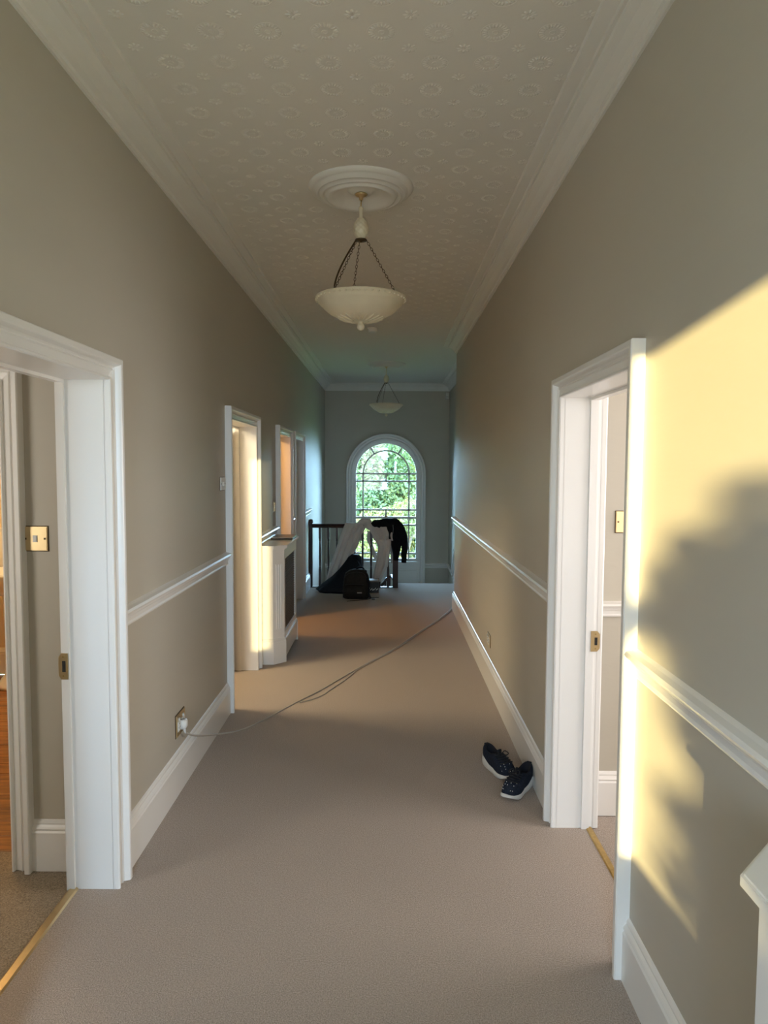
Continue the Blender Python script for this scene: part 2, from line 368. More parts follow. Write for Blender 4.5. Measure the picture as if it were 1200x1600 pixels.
# stairs beyond the balustrade
st = thing('stairs', (.6, 10.17, ZL), 'beige carpeted stairs dropping from the hall floor to the window landing', kind='structure')
for i in range(5):
    z = -.186*(i+1); y0 = 10.17 + .25*i
    obj('step', MB().bbox((.16, y0-.02, ZL-.1), (XS, y0+.25, z), .01), M_CARPET, st)
obj('landing', MB().box((XL, 11.42, ZL-.15), (XS, YB, ZL)), M_CARPET, st)
for i in range(7):
    z = ZL-.186*(i+1); y1 = 11.42 - .25*i
    obj('lower_step', MB().bbox((XL, y1-.25, z-.2), (.0, y1+.02, z), .01), M_CARPET, st)
obj('spandrel', MB().box((.0, 9.86, -2.8), (.16, 11.42, -.6)), M_TRIM, st)
S('floor_below', MB().box((XL, 8.2, -2.85), (XS, YB, -2.8)), M_CARPET, 'carpet of the storey below the stairs')
S('wall_below', MB().box((XL, 9.75, -2.8), (XS, 9.83, -.06)), M_WALL, 'painted wall below the hall floor edge')

# ------------------------------------------------------------------ doorways
CAS = [(0, 0), (0, .020), (.003, .026), (.009, .027), (.012, .022), (.013, .013), (.017, .012), (.040, .018), (.044, .024), (.046, .018), (.050, .017), (.056, .024), (.060, .036), (.063, .043), (.067, .046), (.084, .046), (.088, .042), (.088, 0)]
def doorway(name, side, a, b, h, label, far_strike=True, stop_x=None, other_side=True):
    xf = XL if side < 0 else XR; xo = XLo if side < 0 else XRo; sg = 1 if side < 0 else -1
    t = thing(name, (xf, (a+b)/2, 0), label, kind='structure')
    obj('casing', MB().sweep([(a, 0), (a, h), (b, h), (b, 0)], CAS, lambda p, q, v: (xf + sg*v, p, q)), M_TRIM, t)
    if other_side: obj('inner_casing', MB().sweep([(b, 0), (b, h), (a, h), (a, 0)], [(-u, v) for u, v in CAS], lambda p, q, v: (xo - sg*v, p, q)), M_TRIM, t)
    lo, hi = min(xf, xo)-.001, max(xf, xo)+.001
    mb = MB().sweep([(a, 0), (a, h), (b, h), (b, 0)], [(0, 0), (JT, 0), (JT, 1), (0, 1)], lambda p, q, v: (lo + (hi-lo)*v, p, q))
    obj('jamb', mb, M_TRIM, t)
    # door stop bead
    s0, s1 = (xf - sg*.118, xf - sg*.150) if stop_x is None else stop_x
    obj('door_stop', MB().sweep([(a, 0), (a, h), (b, h), (b, 0)], [(-.012, 0), (0, 0), (0, 1), (-.012, 1)], lambda p, q, v: (s0 + (s1-s0)*v, p, q)), M_TRIM, t)
    return t
d1 = doorway('door_1', -1, *dl[0], 'white moulded doorway at left front opening to the lobby', stop_x=(-1.243, -1.275), other_side=False)
d2 = doorway('door_2', -1, *dl[1], 'white doorway on the left before the radiator cover, cream door ajar')
d3 = doorway('door_3', -1, *dl[2], 'white doorway on the left glowing orange behind the radiator cover', other_side=False)
d4 = doorway('door_4', -1, *dl[3], 'white doorway on the left farthest along, next to the balustrade', other_side=False)
d5 = doorway('door_5', 1, *DOOR_R, 'white moulded doorway on the right wall opening to a bedroom', stop_x=(XR+.115, XR+.15))

def strike(parent, x0, x1, y, z0, z1, face):
    # brass strike plate on a jamb facing -Y
    mb = MB(); yf = y - .003
    poly = [(x0, z0+.01), (x0+.008*face if False else x0, z0+.01)]
    mb.prism([(x0, z0), (x1-(x1-x0)*.3, z0), (x1, z0+.015), (x1, z1-.015), (x1-(x1-x0)*.3, z1), (x0, z1)], yf, y+.001, lambda p, q, hh: (p, hh, q))
    o = obj('strike_plate', mb, M_BRASS, parent); o['label'] = 'worn brass strike plate'
    xm = (x0+x1)/2
    obj('strike_slot', MB().box((xm-.004, yf-.001, z0+.03), (xm+.009, yf+.002, z1-.03)), M_DARK, o)
    for zz in (z0+.014, z1-.014): obj('screw', MB().lathe([(0, -.001), (.003, 0)], n=8).v and MB().box((xm-.003, yf-.0012, zz-.003), (xm+.003, yf, zz+.003)), M_BRASSD, o)
strike(d1, -1.247, -1.284, 2.70-.012, .862, .966, -1)
strike(d5, .948, .99, DOOR_R[1]-.012, .852, .948, 1)
obj('threshold_strip', MB().prism([(-1.232, 0), (-1.238, .006), (-1.262, .008), (-1.272, 0)], 1.79, 2.70, lambda p, q, hh: (p, hh, q)), M_BRASS, d1)
obj('threshold_strip', MB().prism([(.948, 0), (.952, .006), (.972, .007), (.98, 0)], DOOR_R[0], DOOR_R[1], lambda p, q, hh: (p, hh, q)), M_BRASSD, d5)

def panel_leaf(parent, w, h, place, m=M_DOOR, th=.04):
    # six-panel style leaf: p across, q up, v through the leaf
    mb = MB(); x = [0, .11, w/2-.05, w/2+.05, w-.11, w]; z = [0, .22, .78, .98, 1.62, 1.74, h-.11, h]
    mb.add([], [])
    def bx(p0, p1, q0, q1, v0, v1):
        pts = [place(p, q, v) for v in (v0, v1) for p, q in ((p0, q0), (p1, q0), (p1, q1), (p0, q1))]
        mb.add(pts, [(0,3,2,1),(4,5,6,7),(0,1,5,4),(1,2,6,5),(2,3,7,6),(3,0,4,7)])
    for a_, b_ in ((0, 1), (2, 3), (4, 5)): bx(x[a_], x[b_], 0, h, 0, th)
    for a_, b_ in ((0, 1), (2, 3), (4, 5), (6, 7)): bx(0, w, z[a_], z[b_], .0005, th-.0005)
    bx(0, w, 0, h, .01, th-.01)
    leaf = obj('door_leaf', mb, m, parent)
    for a_, b_ in ((1, 2), (3, 4)):
        for c_, d_ in ((1, 2), (3, 4), (5, 6)):
            m2 = MB(); p0, p1, q0, q1 = x[a_]+.03, x[b_]-.03, z[c_]+.03, z[d_]-.03
            if q1-q0 < .05: continue
            pts = [place(p, q, v) for v in (.004, th-.004) for p, q in ((p0, q0), (p1, q0), (p1, q1), (p0, q1))]
            m2.add(pts, [(0,3,2,1),(4,5,6,7),(0,1,5,4),(1,2,6,5),(2,3,7,6),(3,0,4,7)]); obj('panel', m2, m, leaf)
    return leaf
# door 2: leaf open into the room, hinged on its far jamb
panel_leaf(d2, .86, 1.985, lambda p, q, v: (-1.268 - p, 5.69 - v, q+.02))
# door 4: closed leaf set back in its frame
lf = panel_leaf(d4, .80, 2.0, lambda p, q, v: (-1.252 + v, 8.10 + p, q+.008), M_TRIM)
# door 3: leaf open, orange lit
panel_leaf(d3, .78, 1.985, lambda p, q, v: (-1.268 - p, 7.70 - v, q+.02))

# ------------------------------------------------------------------ rooms behind the doorways (closed shells)
def shell(name, x0, x1, y0, y1, z1, label, m=M_WALL, t=.05, skip=()):
    mb = MB()
    if 'x0' not in skip: mb.box((x0-t, y0-t, 0), (x0, y1+t, z1))
    if 'x1' not in skip: mb.box((x1, y0-t, 0), (x1+t, y1+t, z1))
    if 'y0' not in skip: mb.box((x0, y0-t, 0), (x1, y0, z1))
    if 'y1' not in skip: mb.box((x0, y1, 0), (x1, y1+t, z1))
    mb.box((x0-t, y0-t, z1), (x1+t, y1+t, z1+t)); mb.box((x0-t, y0-t, -.1), (x1+t, y1+t, -.06))
    return S(name, mb, m, label)
LY = 2.84   # lobby wall face
shell('wall_lobby', -2.6, -1.26, .6, 2.84, 2.9, 'stone painted lobby wall behind the left front doorway', skip=('x1', 'y1'))
LDX = -1.565; LDH = 2.03
mb = MB().box((LDX+.02, LY, 0), (XLo+.01, LY+.13, 2.9)).box((-2.6, LY, LDH+.02), (LDX+.02, LY+.13, 2.9)).box((-2.65, LY, 0), (LDX-.82, LY+.13, 2.9))
S('wall_lobby_end', mb, M_WALL, 'narrow stone painted lobby wall carrying a brass light switch')
d6 = thing('door_6', (LDX-.4, LY, 0), 'white moulded doorway from the lobby to the bathroom', kind='structure')
obj('casing', MB().sweep([(LDX-.8, 0), (LDX-.8, LDH), (LDX, LDH), (LDX, 0)], CAS, lambda p, q, v: (p, LY - v, q)), M_TRIM, d6)
obj('jamb', MB().sweep([(LDX-.8, 0), (LDX-.8, LDH), (LDX, LDH), (LDX, 0)], [(0, 0), (.02, 0), (.02, 1), (0, 1)], lambda p, q, v: (p, LY - .001 + .132*v, q)), M_TRIM, d6)
S('baseboard_lobby', MB().sweep([(XLo, LY), (LDX+CW, LY)], BASE, mpZ), M_TRIM, 'white baseboard under the lobby switch')
shell('wall_bathroom', -3.6, -1.31, 2.97, 5.6, 2.6, 'warm lit bathroom walls beyond the lobby', M_TILEW, skip=('x1', 'y0', 'y1'))
S('wall_bathroom_end', MB().box((-3.6, 5.6, 0), (-2.36, 5.65, 2.6)).box((-1.31, 2.97, 0), (-1.26, 4.43, 2.6)), M_TILEW, 'warm tiled end wall of the bathroom behind the washbasin')
S('wall_bathroom_front', MB().box((-3.65, 2.9, -.06), (-2.6, 2.97, 2.65)), M_WALL, 'stone painted bathroom wall beside the lobby doorway')
S('baseboard_bathroom', MB().sweep([(-2.40, 5.6), (-3.6, 5.6)], BASE, mpZ), M_TRIM, 'white baseboard of the bathroom')
shell('wall_evening_room', -2.35, -1.26, 4.45, 6.3, 2.9, 'walls of the warmly lit room behind the second left door', skip=('x1',))
shell('wall_orange_room', -2.6, -1.26, 6.4, 9.3, 2.9, 'walls of the orange lit room behind the third left door', skip=('x1',))
shell('wall_bedroom', .98, 3.0, .4, 3.345, 2.9, 'pinkish lit bedroom walls behind the right doorway', skip=('x0',))
S('baseboard_bedroom', MB().sweep([(3.0, 3.345), (.98, 3.345)], BASE, mpZ), M_TRIM, 'white baseboard of the bedroom wall')
S('trim_dado_bedroom', MB().sweep([(3.0, 3.345), (.98, 3.345)], [(u, v*.85+.985) for u, v in DADO], mpZ), M_TRIM, 'white dado rail of the bedroom wall')

# ------------------------------------------------------------------ arched window
win = thing('window_1', (WCX, YB, 0), 'tall white arched sash window at the end of the hallway', kind='structure')
def jpath(r, zb): return [(WCX+r, zb)] + arch(r) + [(WCX-r, zb)]
mpW = lambda p, q, v: (p, YB - v, q)
ARC = [(0, .0), (0, .03), (-.010, .038), (-.02, .030), (-.024, .016), (-.05, .018), (-.056, .032), (-.064, .052), (-.072, .058), (-.092, .058), (-.1, .050), (-.1, 0)]
obj('casing', MB().sweep(jpath(.60, ZL), ARC, mpW), M_TRIM, win)
obj('reveal', MB().sweep(jpath(.60, 0.0), [(0, .005), (.012, .005), (.012, -.29), (0, -.29)], mpW), M_TRIM, win)
FY = .10  # sash depth behind the wall face
fr = lambda v0, v1: [(0, -FY-v0), (.055, -FY-v0), (.055, -FY-v1), (0, -FY-v1)]
obj('frame', MB().sweep(jpath(.588, 0.03), fr(-.03, .06), mpW), M_TRIM, win)
obj('window_sill', MB().bbox((WCX-.60, YB-.03, -.045), (WCX+.60, YB+.28, .03), .006), M_TRIM, win)
obj('apron_panel', MB().box((WCX-.60, YB-.012, ZL), (WCX+.60, YB+.01, -.045)), M_TRIM, win)
for sx in (-.32, .32):
    obj('apron_moulding', MB().sweep([(WCX+sx-.22, ZL+.2), (WCX+sx-.22, -.14), (WCX+sx+.22, -.14), (WCX+sx+.22, ZL+.2)], [(0, .012), (0, .022), (.02, .026), (.03, .012)], mpW, closed=True), M_TRIM, win)
GR = .533
def bar(p0, q0, p1, q1, wd=.027, d0=.02, d1=-.012):
    a = Vector((p0, q0)); b = Vector((p1, q1)); d = (b-a).normalized(); n = Vector((-d.y, d.x))*wd/2
    return MB().prism([tuple(a+n), tuple(b+n), tuple(b-n), tuple(a-n)], -FY-d0, -FY-d1, mpW)
vx = .407; H1, H2, H3, HM, H5, H6, H0 = 1.585, 1.452, .944, .806, .672, .165, .03
up = thing('upper_sash', (WCX, YB, 1.5), None); up.parent = win; up.location = (0, 0, 1.5); WL[up.name] = Vector((WCX, YB, 1.5))
lo = thing('lower_sash', (WCX, YB, .4), None); lo.parent = win; lo.location = (0, 0, .4); WL[lo.name] = Vector((WCX, YB, .4))
for z in (H1, H2, H3): obj('glazing_bar', bar(WCX-GR, z, WCX+GR, z, .03), M_TRIM, up)
for z in (H5, H6): obj('glazing_bar', bar(WCX-GR, z, WCX+GR, z, .03), M_TRIM, lo)
for s_ in (-1, 1):
    obj('glazing_bar', bar(WCX+s_*vx, HM, WCX+s_*vx, H1), M_TRIM, up); obj('glazing_bar', bar(WCX+s_*vx, H0, WCX+s_*vx, HM), M_TRIM, lo)
    a = R(90 - s_*31); obj('glazing_bar', bar(WCX+vx*math.cos(a), WZ+vx*math.sin(a), WCX+GR*math.cos(a), WZ+GR*math.sin(a)), M_TRIM, up)
obj('glazing_bar', bar(WCX, H2, WCX, H1), M_TRIM, up); obj('glazing_bar', bar(WCX, HM, WCX, H3), M_TRIM, up)
obj('glazing_bar', bar(WCX, H5, WCX, HM), M_TRIM, lo); obj('glazing_bar', bar(WCX, H0, WCX, H6), M_TRIM, lo)
obj('arched_glazing_bar', MB().sweep(arch(vx), [(-.0135, -FY-.02), (.0135, -FY-.02), (.0135, -FY+.012), (-.0135, -FY+.012)], mpW), M_TRIM, up)
obj('meeting_rail', MB().bbox((WCX-GR-.02, YB+FY-.02, HM-.022), (WCX+GR+.02, YB+FY+.03, HM+.018), .004), M_TRIM, lo)
obj('bottom_rail', MB().bbox((WCX-GR-.02, YB+FY-.02, .03), (WCX+GR+.02, YB+FY+.03, .075), .004), M_TRIM, lo)
obj('sash_catch', MB().bbox((WCX-.03, YB+FY-.035, HM+.015), (WCX+.03, YB+FY-.005, HM+.035), .004), M_BRASSD, lo)
def pane(poly, parent): obj('pane', MB().prism(poly, -FY-.003, -FY-.006, mpW), M_GLASS, parent)
def rp(x0, x1, z0, z1, parent): pane([(WCX+x0, z0), (WCX+x1, z0), (WCX+x1, z1), (WCX+x0, z1)], parent)
for z0, z1, mid, par in ((H2, H1, 1, up), (H3, H2, 0, up), (HM, H3, 1, up), (H5, HM, 1, lo), (H6, H5, 0, lo), (H0, H6, 1, lo)):
    rp(-GR, -vx, z0, z1, par); rp(vx, GR, z0, z1, par)
    if mid: rp(-vx, 0, z0, z1, par); rp(0, vx, z0, z1, par)
    else: rp(-vx, vx, z0, z1, par)
pane(arch(vx), up)
for a0, a1 in ((0, R(59)), (R(59), R(121)), (R(121), math.pi)):
    pane(arch(GR, 10, a0, a1) + arch(vx, 10, a1, a0), up)
# rear window (behind the camera)
w2 = thing('window_2', (.3, YR, 0), 'tall white window in the wall behind the camera', kind='structure')
obj('frame', MB().sweep([(RW[0], RW[2]), (RW[0], RW[3]), (RW[1], RW[3]), (RW[1], RW[2])], [(0, -.12), (-.03, -.12), (-.03, -.17), (0, -.17)], lambda p, q, v: (p, YR+v, q), closed=True), M_TRIM, w2)
# ------------------------------------------------------------------ balustrade
bal = thing('balustrade', (-.47, 9.79, 0), 'dark mahogany balustrade across the stairwell, hung with clothes', 'balustrade')
BY = 9.79
def newel(x, y, zb, zt, w=.058):
    mb = MB().bbox((x-w/2, y-w/2, zb), (x+w/2, y+w/2, zt-.05), .004)
    mb.bbox((x-w/2-.008, y-w/2-.008, zt-.05), (x+w/2+.008, y+w/2+.008, zt-.03), .004)
    mb.lathe([(0, 0), (.02, -.002), (.03, -.012), (.028, -.03)], (x, y, zt), 14)
    return mb
obj('newel_post', newel(-1.068, BY, 0, .965, .046), M_MAHOG, bal); obj('newel_post', newel(.125, BY, -.2, .965, .075), M_MAHOG, bal)
RAIL = [(-.026, .845), (.026, .845), (.03, .862), (.026, .872), (.03, .884), (.018, .897), (0, .9), (-.018, .897), (-.03, .884), (-.026, .872), (-.03, .862)]
obj('handrail', MB().sweep([(-1.06, BY), (.13, BY)], RAIL, mpZ), M_MAHOG, bal)
obj('base_rail', MB().bbox((-1.07, BY-.03, 0), (.13, BY+.03, .012), .003), M_MAHOG, bal)
def baluster(x, y, z0, z1):
    h = z1-z0; mb = MB().box((x-.016, y-.016, z0), (x+.016, y+.016, z0+h*.30)).box((x-.016, y-.016, z1-h*.19), (x+.016, y+.016, z1))
    a, b = z0+h*.30, z1-h*.19; l = b-a
    prof = [(.016, 0), (.012, .015*l), (.018, .03*l), (.011, .06*l), (.013, .12*l), (.0155, .35*l), (.014, .7*l), (.0105, .92*l), (.016, .95*l), (.012, .975*l), (.016, l)]
    mb.lathe(prof, (x, y, a), 10); return mb
for i in range(9):
    x = -.942 + .1205*i*1.0
    if x < .10: obj('baluster', baluster(x, BY, .012, .85), M_MAHOG, bal)
# flight handrail going down behind the right newel, turning at the landing
pts = [(.125, BY+.02, .85), (.125, 10.2, .56), (.125, 10.8, .10), (.125, 11.1, -.10), (.08, 11.25, -.06), (0, 11.27, -.12), (-.08, 11.24, -.22), (-.1, 11.1, -.42), (-.1, 10.6, -.8)]
obj('stair_handrail', MB().tube(pts, .032, 8, flat=.8), M_MAHOG, bal)
for y in (10.05, 10.3, 10.55, 10.8, 11.05):
    t_ = (y-BY)/(11.1-BY); obj('baluster', baluster(.125, y, -.25-.55*t_-.1, .82-.9*t_), M_MAHOG, bal)
for x, zt in ((.05, -.1), (-.02, -.14), (-.075, -.24)): obj('baluster', baluster(x, 11.25, -1.1, zt), M_MAHOG, bal)

# ------------------------------------------------------------------ radiator covers
def rad_cover(name, loc, length, label, flip=1, d=.205):
    # local: back at x=0 (wall), depth +x, along +y from 0 to length; mirrored for the right wall
    t = thing(name, loc, label, 'radiator cover'); ct = .085; hb = .985
    X = lambda x: loc[0] + flip*x
    Y = lambda y: loc[1] + y
    mp = lambda p, q, h: (X(p), Y(q), loc[2]+h)
    plan = lambda e: [(0, -e), (d-ct+e*.4, -e), (d+e, ct-e*.4), (d+e, length-ct+e*.4), (d-ct+e*.4, length+e), (0, length+e)]
    pl = plan(0)
    # end panels
    obj('end_panel', MB().prism([pl[0], pl[1], (d-ct, .02), (0, .02)], 0, hb, mp), M_TRIM, t)
    obj('end_panel', MB().prism([pl[4], pl[5], (0, length-.02), (d-ct, length-.02)], 0, hb, mp), M_TRIM, t)
    for (a, b) in ((1, 2), (4, 3)):
        A, B = Vector(pl[a]), Vector(pl[b]); n = Vector((1, -1)).normalized() if a == 1 else Vector((1, 1)).normalized()
        ps = obj('pilaster', MB().prism([tuple(A), tuple(B), tuple(B-n*.03), tuple(A-n*.03)], 0, hb, mp), M_TRIM, t)
        for k in range(3):
            c = A.lerp(B, .3+.2*k); tt = (B-A).normalized()
            obj('reed', MB().prism([tuple(c-tt*.007), tuple(c+n*.006), tuple(c+tt*.007), tuple(c-n*.002)], .30, .86, mp), M_TRIM, ps)
    # front frame: rails and stiles around the grille
    def fb(n_, y0, y1, z0, z1, m=M_TRIM, x0=d-.022, x1=d): return obj(n_, MB().box((min(X(x0), X(x1)), Y(y0), loc[2]+z0), (max(X(x0), X(x1)), Y(y1), loc[2]+z1)), m, t)
    fb('top_rail', ct, length-ct, .90, hb); fb('bottom_rail', ct, length-ct, .10, .26)
    fb('stile', ct, ct+.05, .26, .90); fb('stile', length-ct-.05, length-ct, .26, .90)
    g = fb('grille', ct+.05, length-ct-.05, .26, .90, M_GRILLE, d-.02, d-.016)
    n = int((length-2*ct-.1)/.022)
    mb = MB()
    for k in range(n):
        y = ct+.05+.011+.022*k; mb.box((min(X(d-.016), X(d-.013)), Y(y-.004), loc[2]+.26), (max(X(d-.016), X(d-.013)), Y(y+.004), loc[2]+.90))
    for k in range(29):
        z = .26+.011+.022*k; mb.box((min(X(d-.016), X(d-.012)), Y(ct+.05), loc[2]+z-.004), (max(X(d-.016), X(d-.012)), Y(length-ct-.05), loc[2]+z+.004))
    o = obj('grille_mesh', mb, M_GRILLE, g); o['kind'] = 'stuff'
    # plinth following the plan
    PL = [(0, 0), (-.016, 0), (-.016, .185), (-.010, .196), (-.012, .202), (-.004, .214), (0, .216)]
    m1 = MB().sweep(plan(0)[:3] + [(d, ct+.001)], PL, mp); m1.sweep([(d, length-ct-.001)] + plan(0)[3:], PL, mp); m1.box((min(X(d), X(d+.012)), Y(ct), loc[2]+.045), (max(X(d), X(d+.012)), Y(length-ct), loc[2]+.2))
    obj('plinth', m1, M_TRIM, t)
    # moulded shelf
    m2 = MB().prism(plan(.008), hb, hb+.012, mp); m2.prism(plan(.022), hb+.012, hb+.018, mp); m2.prism(plan(.028), hb+.018, hb+.036, mp); m2.prism(plan(.023), hb+.036, hb+.040, mp)
    obj('shelf', m2, M_TRIM, t)
    return t
rad_cover('radiator_cover', (XL, 5.915, 0), .95, 'white radiator cover with brown grille beyond the second left doorway')
rad_cover('radiator_cover', (XR, -.35, 0), 1.555, 'white radiator cover at the bottom right corner, only its shelf corner showing', -1, .186)
# tablet-like slim computer on the left cover
lp = thing('laptop', (-.975, 6.60, 1.025), 'slim closed black and silver laptop lying on the radiator cover', 'laptop')
obj('base', MB().bbox((-1.075, 6.43, 1.026), (-.875, 6.75, 1.036), .004), M_GLOSSB, lp)
obj('lid', MB().bbox((-1.075, 6.43, 1.0362), (-.875, 6.75, 1.044), .003), mat('silver_lid', (.42, .36, .30), .4, metal=.6, var=.03), lp)

# ------------------------------------------------------------------ switches and sockets
def plate(name, c, axis, w, h, label, cat, m=M_BRASS, rockers=1, socket=False, group=None):
    # axis: 'x+' faces +X, 'x-' faces -X, 'y-' faces -Y; c = centre on the wall
    mp = {'x+': lambda p, q, v: (c[0]+v, c[1]+p, c[2]+q), 'x-': lambda p, q, v: (c[0]-v, c[1]-p, c[2]+q), 'y-': lambda p, q, v: (c[0]+p, c[1]-v, c[2]+q)}[axis]
    t = thing(name, c, label, cat)
    def bx(n_, p0, p1, q0, q1, v0, v1, mm, par=t, e=.0025):
        mb = MB().prism([(p0, q0), (p1, q0), (p1, q1), (p0, q1)], v0, v1-e, mp); mb.prism([(p0+e, q0+e), (p1-e, q0+e), (p1-e, q1-e), (p0+e, q1-e)], v1-e, v1, mp); return obj(n_, mb, mm, par)
    bx('back_rim', -w/2-.004, w/2+.004, -h/2-.004, h/2+.004, -.001, .003, M_BRONZE, e=.001)
    bx('plate', -w/2, w/2, -h/2, h/2, .003, .008, m)
    if socket:
        for s_ in (-1, 1):
            ins = bx('socket_insert', s_*w*.24-.024, s_*w*.24+.024, -.032, .022, .008, .011, M_PLAST)
            for dx, dz in ((0, .008), (-.011, -.012), (.011, -.012)): bx('slot', s_*w*.24+dx-.003, s_*w*.24+dx+.003, dz-.004, dz+.004, .0105, .0114, M_DARK, ins, .0002)
            bx('rocker', s_*w*.24-.007, s_*w*.24+.007, .025, .038, .008, .014, M_PLAST)
    else:
        for k in range(rockers):
            cx = (k-(rockers-1)/2)*.026; bx('rocker', cx-.009, cx+.009, -.014, .014, .008, .013, M_PLAST)
        for s_ in (-1, 1): bx('screw', s_*w*.4-.004, s_*w*.4+.004, -.004, .004, .008, .0095, M_BRONZE, e=.0008)
    return t
plate('light_switch', (-1.437, LY, 1.401), 'y-', .098, .098, 'square brass light switch on the lobby wall at far left', 'switch')
plate('light_switch', (1.149, 3.345, 1.444), 'y-', .10, .10, 'brass light switch inside the right doorway, half hidden', 'switch')
plate('light_switch', (XR, 3.37, 1.315), 'x-', .086, .09, 'brass switch on the right wall beside the bedroom doorway', 'switch')
plate('light_switch', (XL, 4.615, 1.585), 'x+', .12, .085, 'white thermostat plate on the left wall before the second doorway', 'switch', M_PLAST, 2)
plate('light_switch', (XL, 6.745, 1.313), 'x+', .09, .09, 'small brass switch above the left radiator cover', 'switch')
plate('light_switch', (XL, 9.18, 1.61), 'x+', .08, .085, 'small white switch on the left wall near the balustrade', 'switch', M_PLAST)
sk = plate('wall_socket', (XL, 3.612, .345), 'x+', .15, .115, 'brass double socket low on the left wall with a plug in it', 'socket', socket=True)
plate('wall_socket', (XR, 5.41, .352), 'x-', .15, .09, 'brass double socket low on the right wall', 'socket', socket=True)
plate('wall_socket', (XL, 9.1, .39), 'x+', .12, .085, 'small white socket low beside the balustrade newel', 'socket', M_PLAST, socket=True)
pg = thing('power_plug', (XL+.012, 3.65, .33), 'white three pin plug pushed into the left wall socket', 'plug')
pb = MB().loft([[(XL+.0115, 3.612+dx, .338+dz) for dx, dz in ((-.023, -.022), (.023, -.022), (.025, 0), (.018, .024), (-.018, .024), (-.025, 0))],
                [(XL+.030, 3.612+dx, .338+dz) for dx, dz in ((-.023, -.022), (.023, -.022), (.025, 0), (.018, .024), (-.018, .024), (-.025, 0))],
                [(XL+.040, 3.612+dx*.7, .338+dz*.7) for dx, dz in ((-.023, -.022), (.023, -.022), (.025, 0), (.018, .024), (-.018, .024), (-.025, 0))]])
obj('plug_body', pb, M_PLAST, pg)
obj('cord_grip', MB().tube([(XL+.024, 3.612, .318), (XL+.026, 3.613, .300), (XL+.03, 3.616, .285)], [.008, .0065, .004], 8), M_PLAST, pg)
def spline(pts, n=8):
    P = [Vector(p) for p in pts]; out = []
    for i in range(len(P)-1):
        p0, p1, p2, p3 = P[max(i-1, 0)], P[i], P[i+1], P[min(i+2, len(P)-1)]
        for k in range(n):
            t = k/n; out.append(.5*((2*p1) + (p2-p0)*t + (2*p0-5*p1+4*p2-p3)*t*t + (3*p1-p0-3*p2+p3)*t**3))
    return out + [P[-1]]
cb = spline([(XL+.03, 3.616, .287), (XL+.06, 3.70, .24), (XL+.115, 3.95, .15), (XL+.19, 4.25, .06), (-.80, 4.60, .008), (-.66, 4.90, .006), (-.50, 5.20, .006), (-.233, 5.793, .006), (.10, 6.49, .006), (.378, 7.2, .006), (.60, 7.75, .006), (.775, 8.27, .006), (.805, 8.36, .006), (1.0, 8.6, .006)])
tag(obj('extension_cable', MB().tube(cb, .0048, 8), M_CORD), 'long thin grey cable trailing from the left socket across the carpet', 'cable')
cb = spline([(-.62, 4.93, .005), (-.54, 5.0, .005), (-.47, 5.10, .005), (-.40, 5.28, .005), (-.30, 5.54, .006), (-.215, 5.80, .006), (.112, 6.475, .006), (.39, 7.185, .006), (.612, 7.735, .006), (.79, 8.26, .006), (.82, 8.36, .006), (1.02, 8.58, .006)])
tag(obj('extension_cable', MB().tube(cb, .0038, 8), M_CORD), 'short second cable strand lying beside the long one on the carpet', 'cable')

# ------------------------------------------------------------------ ceiling roses, pendants, detector, sensor
def rose(c, label):
    prof = [(0, -.030), (.055, -.030), (.062, -.020), (.075, -.016), (.105, -.024), (.150, -.052), (.168, -.060), (.178, -.058), (.184, -.044), (.188, -.036), (.194, -.044), (.202, -.052), (.210, -.050), (.216, -.034), (.222, -.040), (.232, -.038), (.240, -.022), (.25, -.020), (.262, -.016), (.273, -.004), (.273, .002)]
    mb = MB().lathe(prof, (c[0], c[1], ZC), 56)
    return tag(obj('ceiling_rose', mb, M_PLASTER), label, 'ceiling rose')
rose((-.143, 3.73), 'round white moulded plaster ceiling rose above the nearer pendant')
rose((-.018, 9.93), 'white plaster ceiling rose above the pendant near the window')
def link_chain(mb, a, b, step=.0165, lw=.0055, r=.0014):
    a, b = Vector(a), Vector(b); n = max(1, int((b-a).length/step)); d = (b-a).normalized()
    s1 = d.cross(Vector((0, 1, 0)) if abs(d.y) < .9 else Vector((1, 0, 0))).normalized(); s2 = d.cross(s1).normalized()
    for i in range(n):
        c = a.lerp(b, (i+.5)/n); s_ = s1 if i % 2 else s2; L_ = (b-a).length/n*.66
        ring = [c + d*math.cos(t)*L_ + s_*math.sin(t)*lw for t in [2*math.pi*k/8 for k in range(9)]]
        mb.tube(ring, r, 4, caps=False)
    return mb
